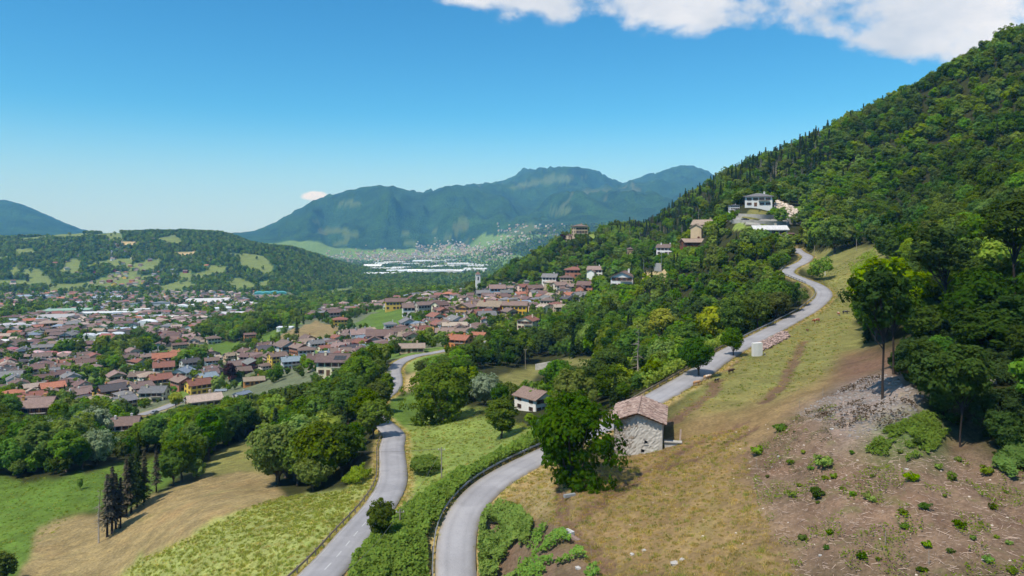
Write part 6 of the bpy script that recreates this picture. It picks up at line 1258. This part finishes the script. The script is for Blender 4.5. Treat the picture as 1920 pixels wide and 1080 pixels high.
for u, v, c, l in [(783, 604, (214, 214, 216), 'white car in the village street, nearest'), (786, 596, (176, 180, 186), 'silver car parked in the village street'), (790, 592, (206, 206, 206), 'white car in the village street, farthest'), (612, 786, (228, 228, 228), 'white van roof glimpsed among the trees left of the lower road'), (290, 776, (120, 124, 130), 'grey car at the corner of the near town street')]: car(at(u, v, 150 if v > 700 else 400) + Vector((0, 0, 0.1)), R(80), c, l)
p = at(896, 552, 640); o = empty('church_tower', p, R(12)); tag(o, 'slim white church bell tower rising above the village roofs', 'tower'); o.scale = (1.0, 1.0, 1.25); a = MB().box(-2.3, -2.3, -4, 2.3, 2.3, 17).build('shaft', M['wall'], o); a.color = (*srgb(232, 228, 220), 1)
for rz in (0, math.pi / 2, -math.pi / 2): q = MB().box(-.7, -2.36, 12.4, .7, -2.29, 15.4).build('belfry_opening', M['window'], o); q.rotation_euler = (0, 0, rz)
a = MB().box(-2.7, -2.7, 17.002, 2.7, 2.7, 17.5).build('cornice', M['concrete'], o); rr = MB().add([(-2.4, -2.4, 17.501), (2.4, -2.4, 17.501), (2.4, 2.4, 17.501), (-2.4, 2.4, 17.501), (0, 0, 20.0)], [(0, 1, 4), (1, 2, 4), (2, 3, 4), (3, 0, 4), (3, 2, 1, 0)]).build('roof', M['roof'], o); rr.color = (*srgb(140, 110, 98), 1)
p = at(612, 700, 330) ; 
# solar panels on the near cream house
hh = [e for e in CENSUS['house'] if abs(e[1] - 628) < 3 and abs(e[2] - 700) < 6]
if hh:
    o = hh[0][0]; P = PROTO['gable']; q = MB()
    for i in range(4):
        for j in range(2): q.box(.6 + i * 1.2, .15 + j * 1.5, 0, .6 + i * 1.2 + 1.12, .15 + j * 1.5 + 1.42, .07)
    s = q.build('solar_panel', M['solar'] if 'solar' in M else M['window'], o); s.rotation_euler = (-math.atan2(P['rise'], P['d'] / 2) * -1, 0, 0); s.rotation_euler = (math.atan2(P['rise'], P['d'] / 2), 0, 0); s.location = (0, -4.4, P['h'] + .3 + .3)

# ------------------------------------------------------------------ labels that single each thing out
PLACE = {
 'house': [((0, 560, 330, 420), 'near lower town'), ((0, 560, 420, 560), 'lower town'), ((0, 560, 560, 800), 'middle lower town'), ((0, 640, 800, 1760), 'far lower town'), ((-60, 700, 1760, 3400), 'hill hamlets'),
           ((560, 780, 300, 620), 'foot of village'), ((560, 780, 620, 1200), 'left village side'), ((780, 1000, 300, 620), 'front of village'), ((780, 1000, 620, 1200), 'village around church'), ((1000, 1500, 200, 1200), 'villa slope')],
 'tree': [((-60, 480, 100, 340), 'wood behind the left field'), ((480, 760, 100, 340), 'clump beside lower road'), ((760, 1160, 100, 340), 'wood behind farmhouse'), ((1160, 1500, 100, 340), 'wood below hill road'), ((1500, 1960, 60, 200), 'wood at right edge'), ((1500, 1960, 200, 340), 'wood above cattle pasture'),
          ((-60, 560, 340, 1100), 'gardens of lower town'), ((560, 900, 340, 1100), 'gardens of village'), ((900, 1160, 340, 1100), 'spur behind village'), ((1160, 1500, 340, 1100), 'slope around white villa'), ((1500, 1960, 340, 1100), 'upper mountainside')]}
def place(kind, u, y):
    for (a, b, c, d), w in PLACE.get(kind, []):
        if a <= u < b and c <= y < d: return w
    return {'house': 'far valley edge', 'tree': 'open slope'}.get(kind, 'slope')
def label_all(key, plk, cat, fmt, group, per=14):
    buckets = {}
    for e in CENSUS.get(key, []): buckets.setdefault(place(plk, e[1], e[3]) if plk else '', []).append(e)
    for w, L in buckets.items():
        L.sort(key=lambda e: e[3]); rows = [L[i:i + per] for i in range(0, len(L), per)]
        for ri, row in enumerate(rows):
            row.sort(key=lambda e: e[1])
            for ci, e in enumerate(row):
                words = e[4] if isinstance(e[4], tuple) else (e[4],)
                tag(e[0], fmt(words, w, ordw[ri], ordw[ci]), cat, group)
label_all('house', 'house', 'house', lambda k, w, r, c: '%s %s with %s roof, %s, %s row, %s from left' % (k[0], k[2], k[1], w, r, c), 'houses of the valley', 12)
label_all('warehouse', None, 'warehouse', lambda k, w, r, c: '%s pale industrial hall, %s row from the town, %s from left' % (k[0], r, c), 'industrial halls on the valley floor', 9)
label_all('broadleaf_tree', 'tree', 'tree', lambda k, w, r, c: '%s broadleaf tree, %s, %s row, %s from left' % (k[0], w, r, c), 'broadleaf trees on the slopes', 16)
label_all('conifer_tree', 'tree', 'conifer', lambda k, w, r, c: '%s conifer, %s, %s row, %s from left' % (k[0], w, r, c), 'conifers on the slopes and in gardens', 16)
label_all('dead_tree', 'tree', 'dead tree', lambda k, w, r, c: '%s dead tree, %s, %s row, %s from left' % (k[0], w, r, c), 'dead trees on the ridge', 12)
label_all('shrub', None, 'shrub', lambda k, w, r, c: '%s green shrub on the cleared slope, %s row up, %s from left' % (k[0], r, c), 'shrubs on the cleared slope', 10)

# ------------------------------------------------------------------ the air
hz = NT('haze_air')
pv = hz.n('ShaderNodeVolumePrincipled', {'Color': (0.15, 0.48, 1.0), 'Absorption Color': (1.0, 1.0, 1.0), 'Density': HAZE, 'Anisotropy': -0.2, 'Blackbody Intensity': 0.0, 'Emission Strength': 0.0})
hz.out(None, pv.outputs[0])
mb = MB().box(-8300, -300, float(GZ.min()) - 3, 9200, 12300, float(GZ.max()) + 30)
haze = mb.build('haze', hz.mat); tag(haze, 'thin blue summer haze filling the valley air', 'haze', None, 'stuff'); haze.display_type = 'WIRE'
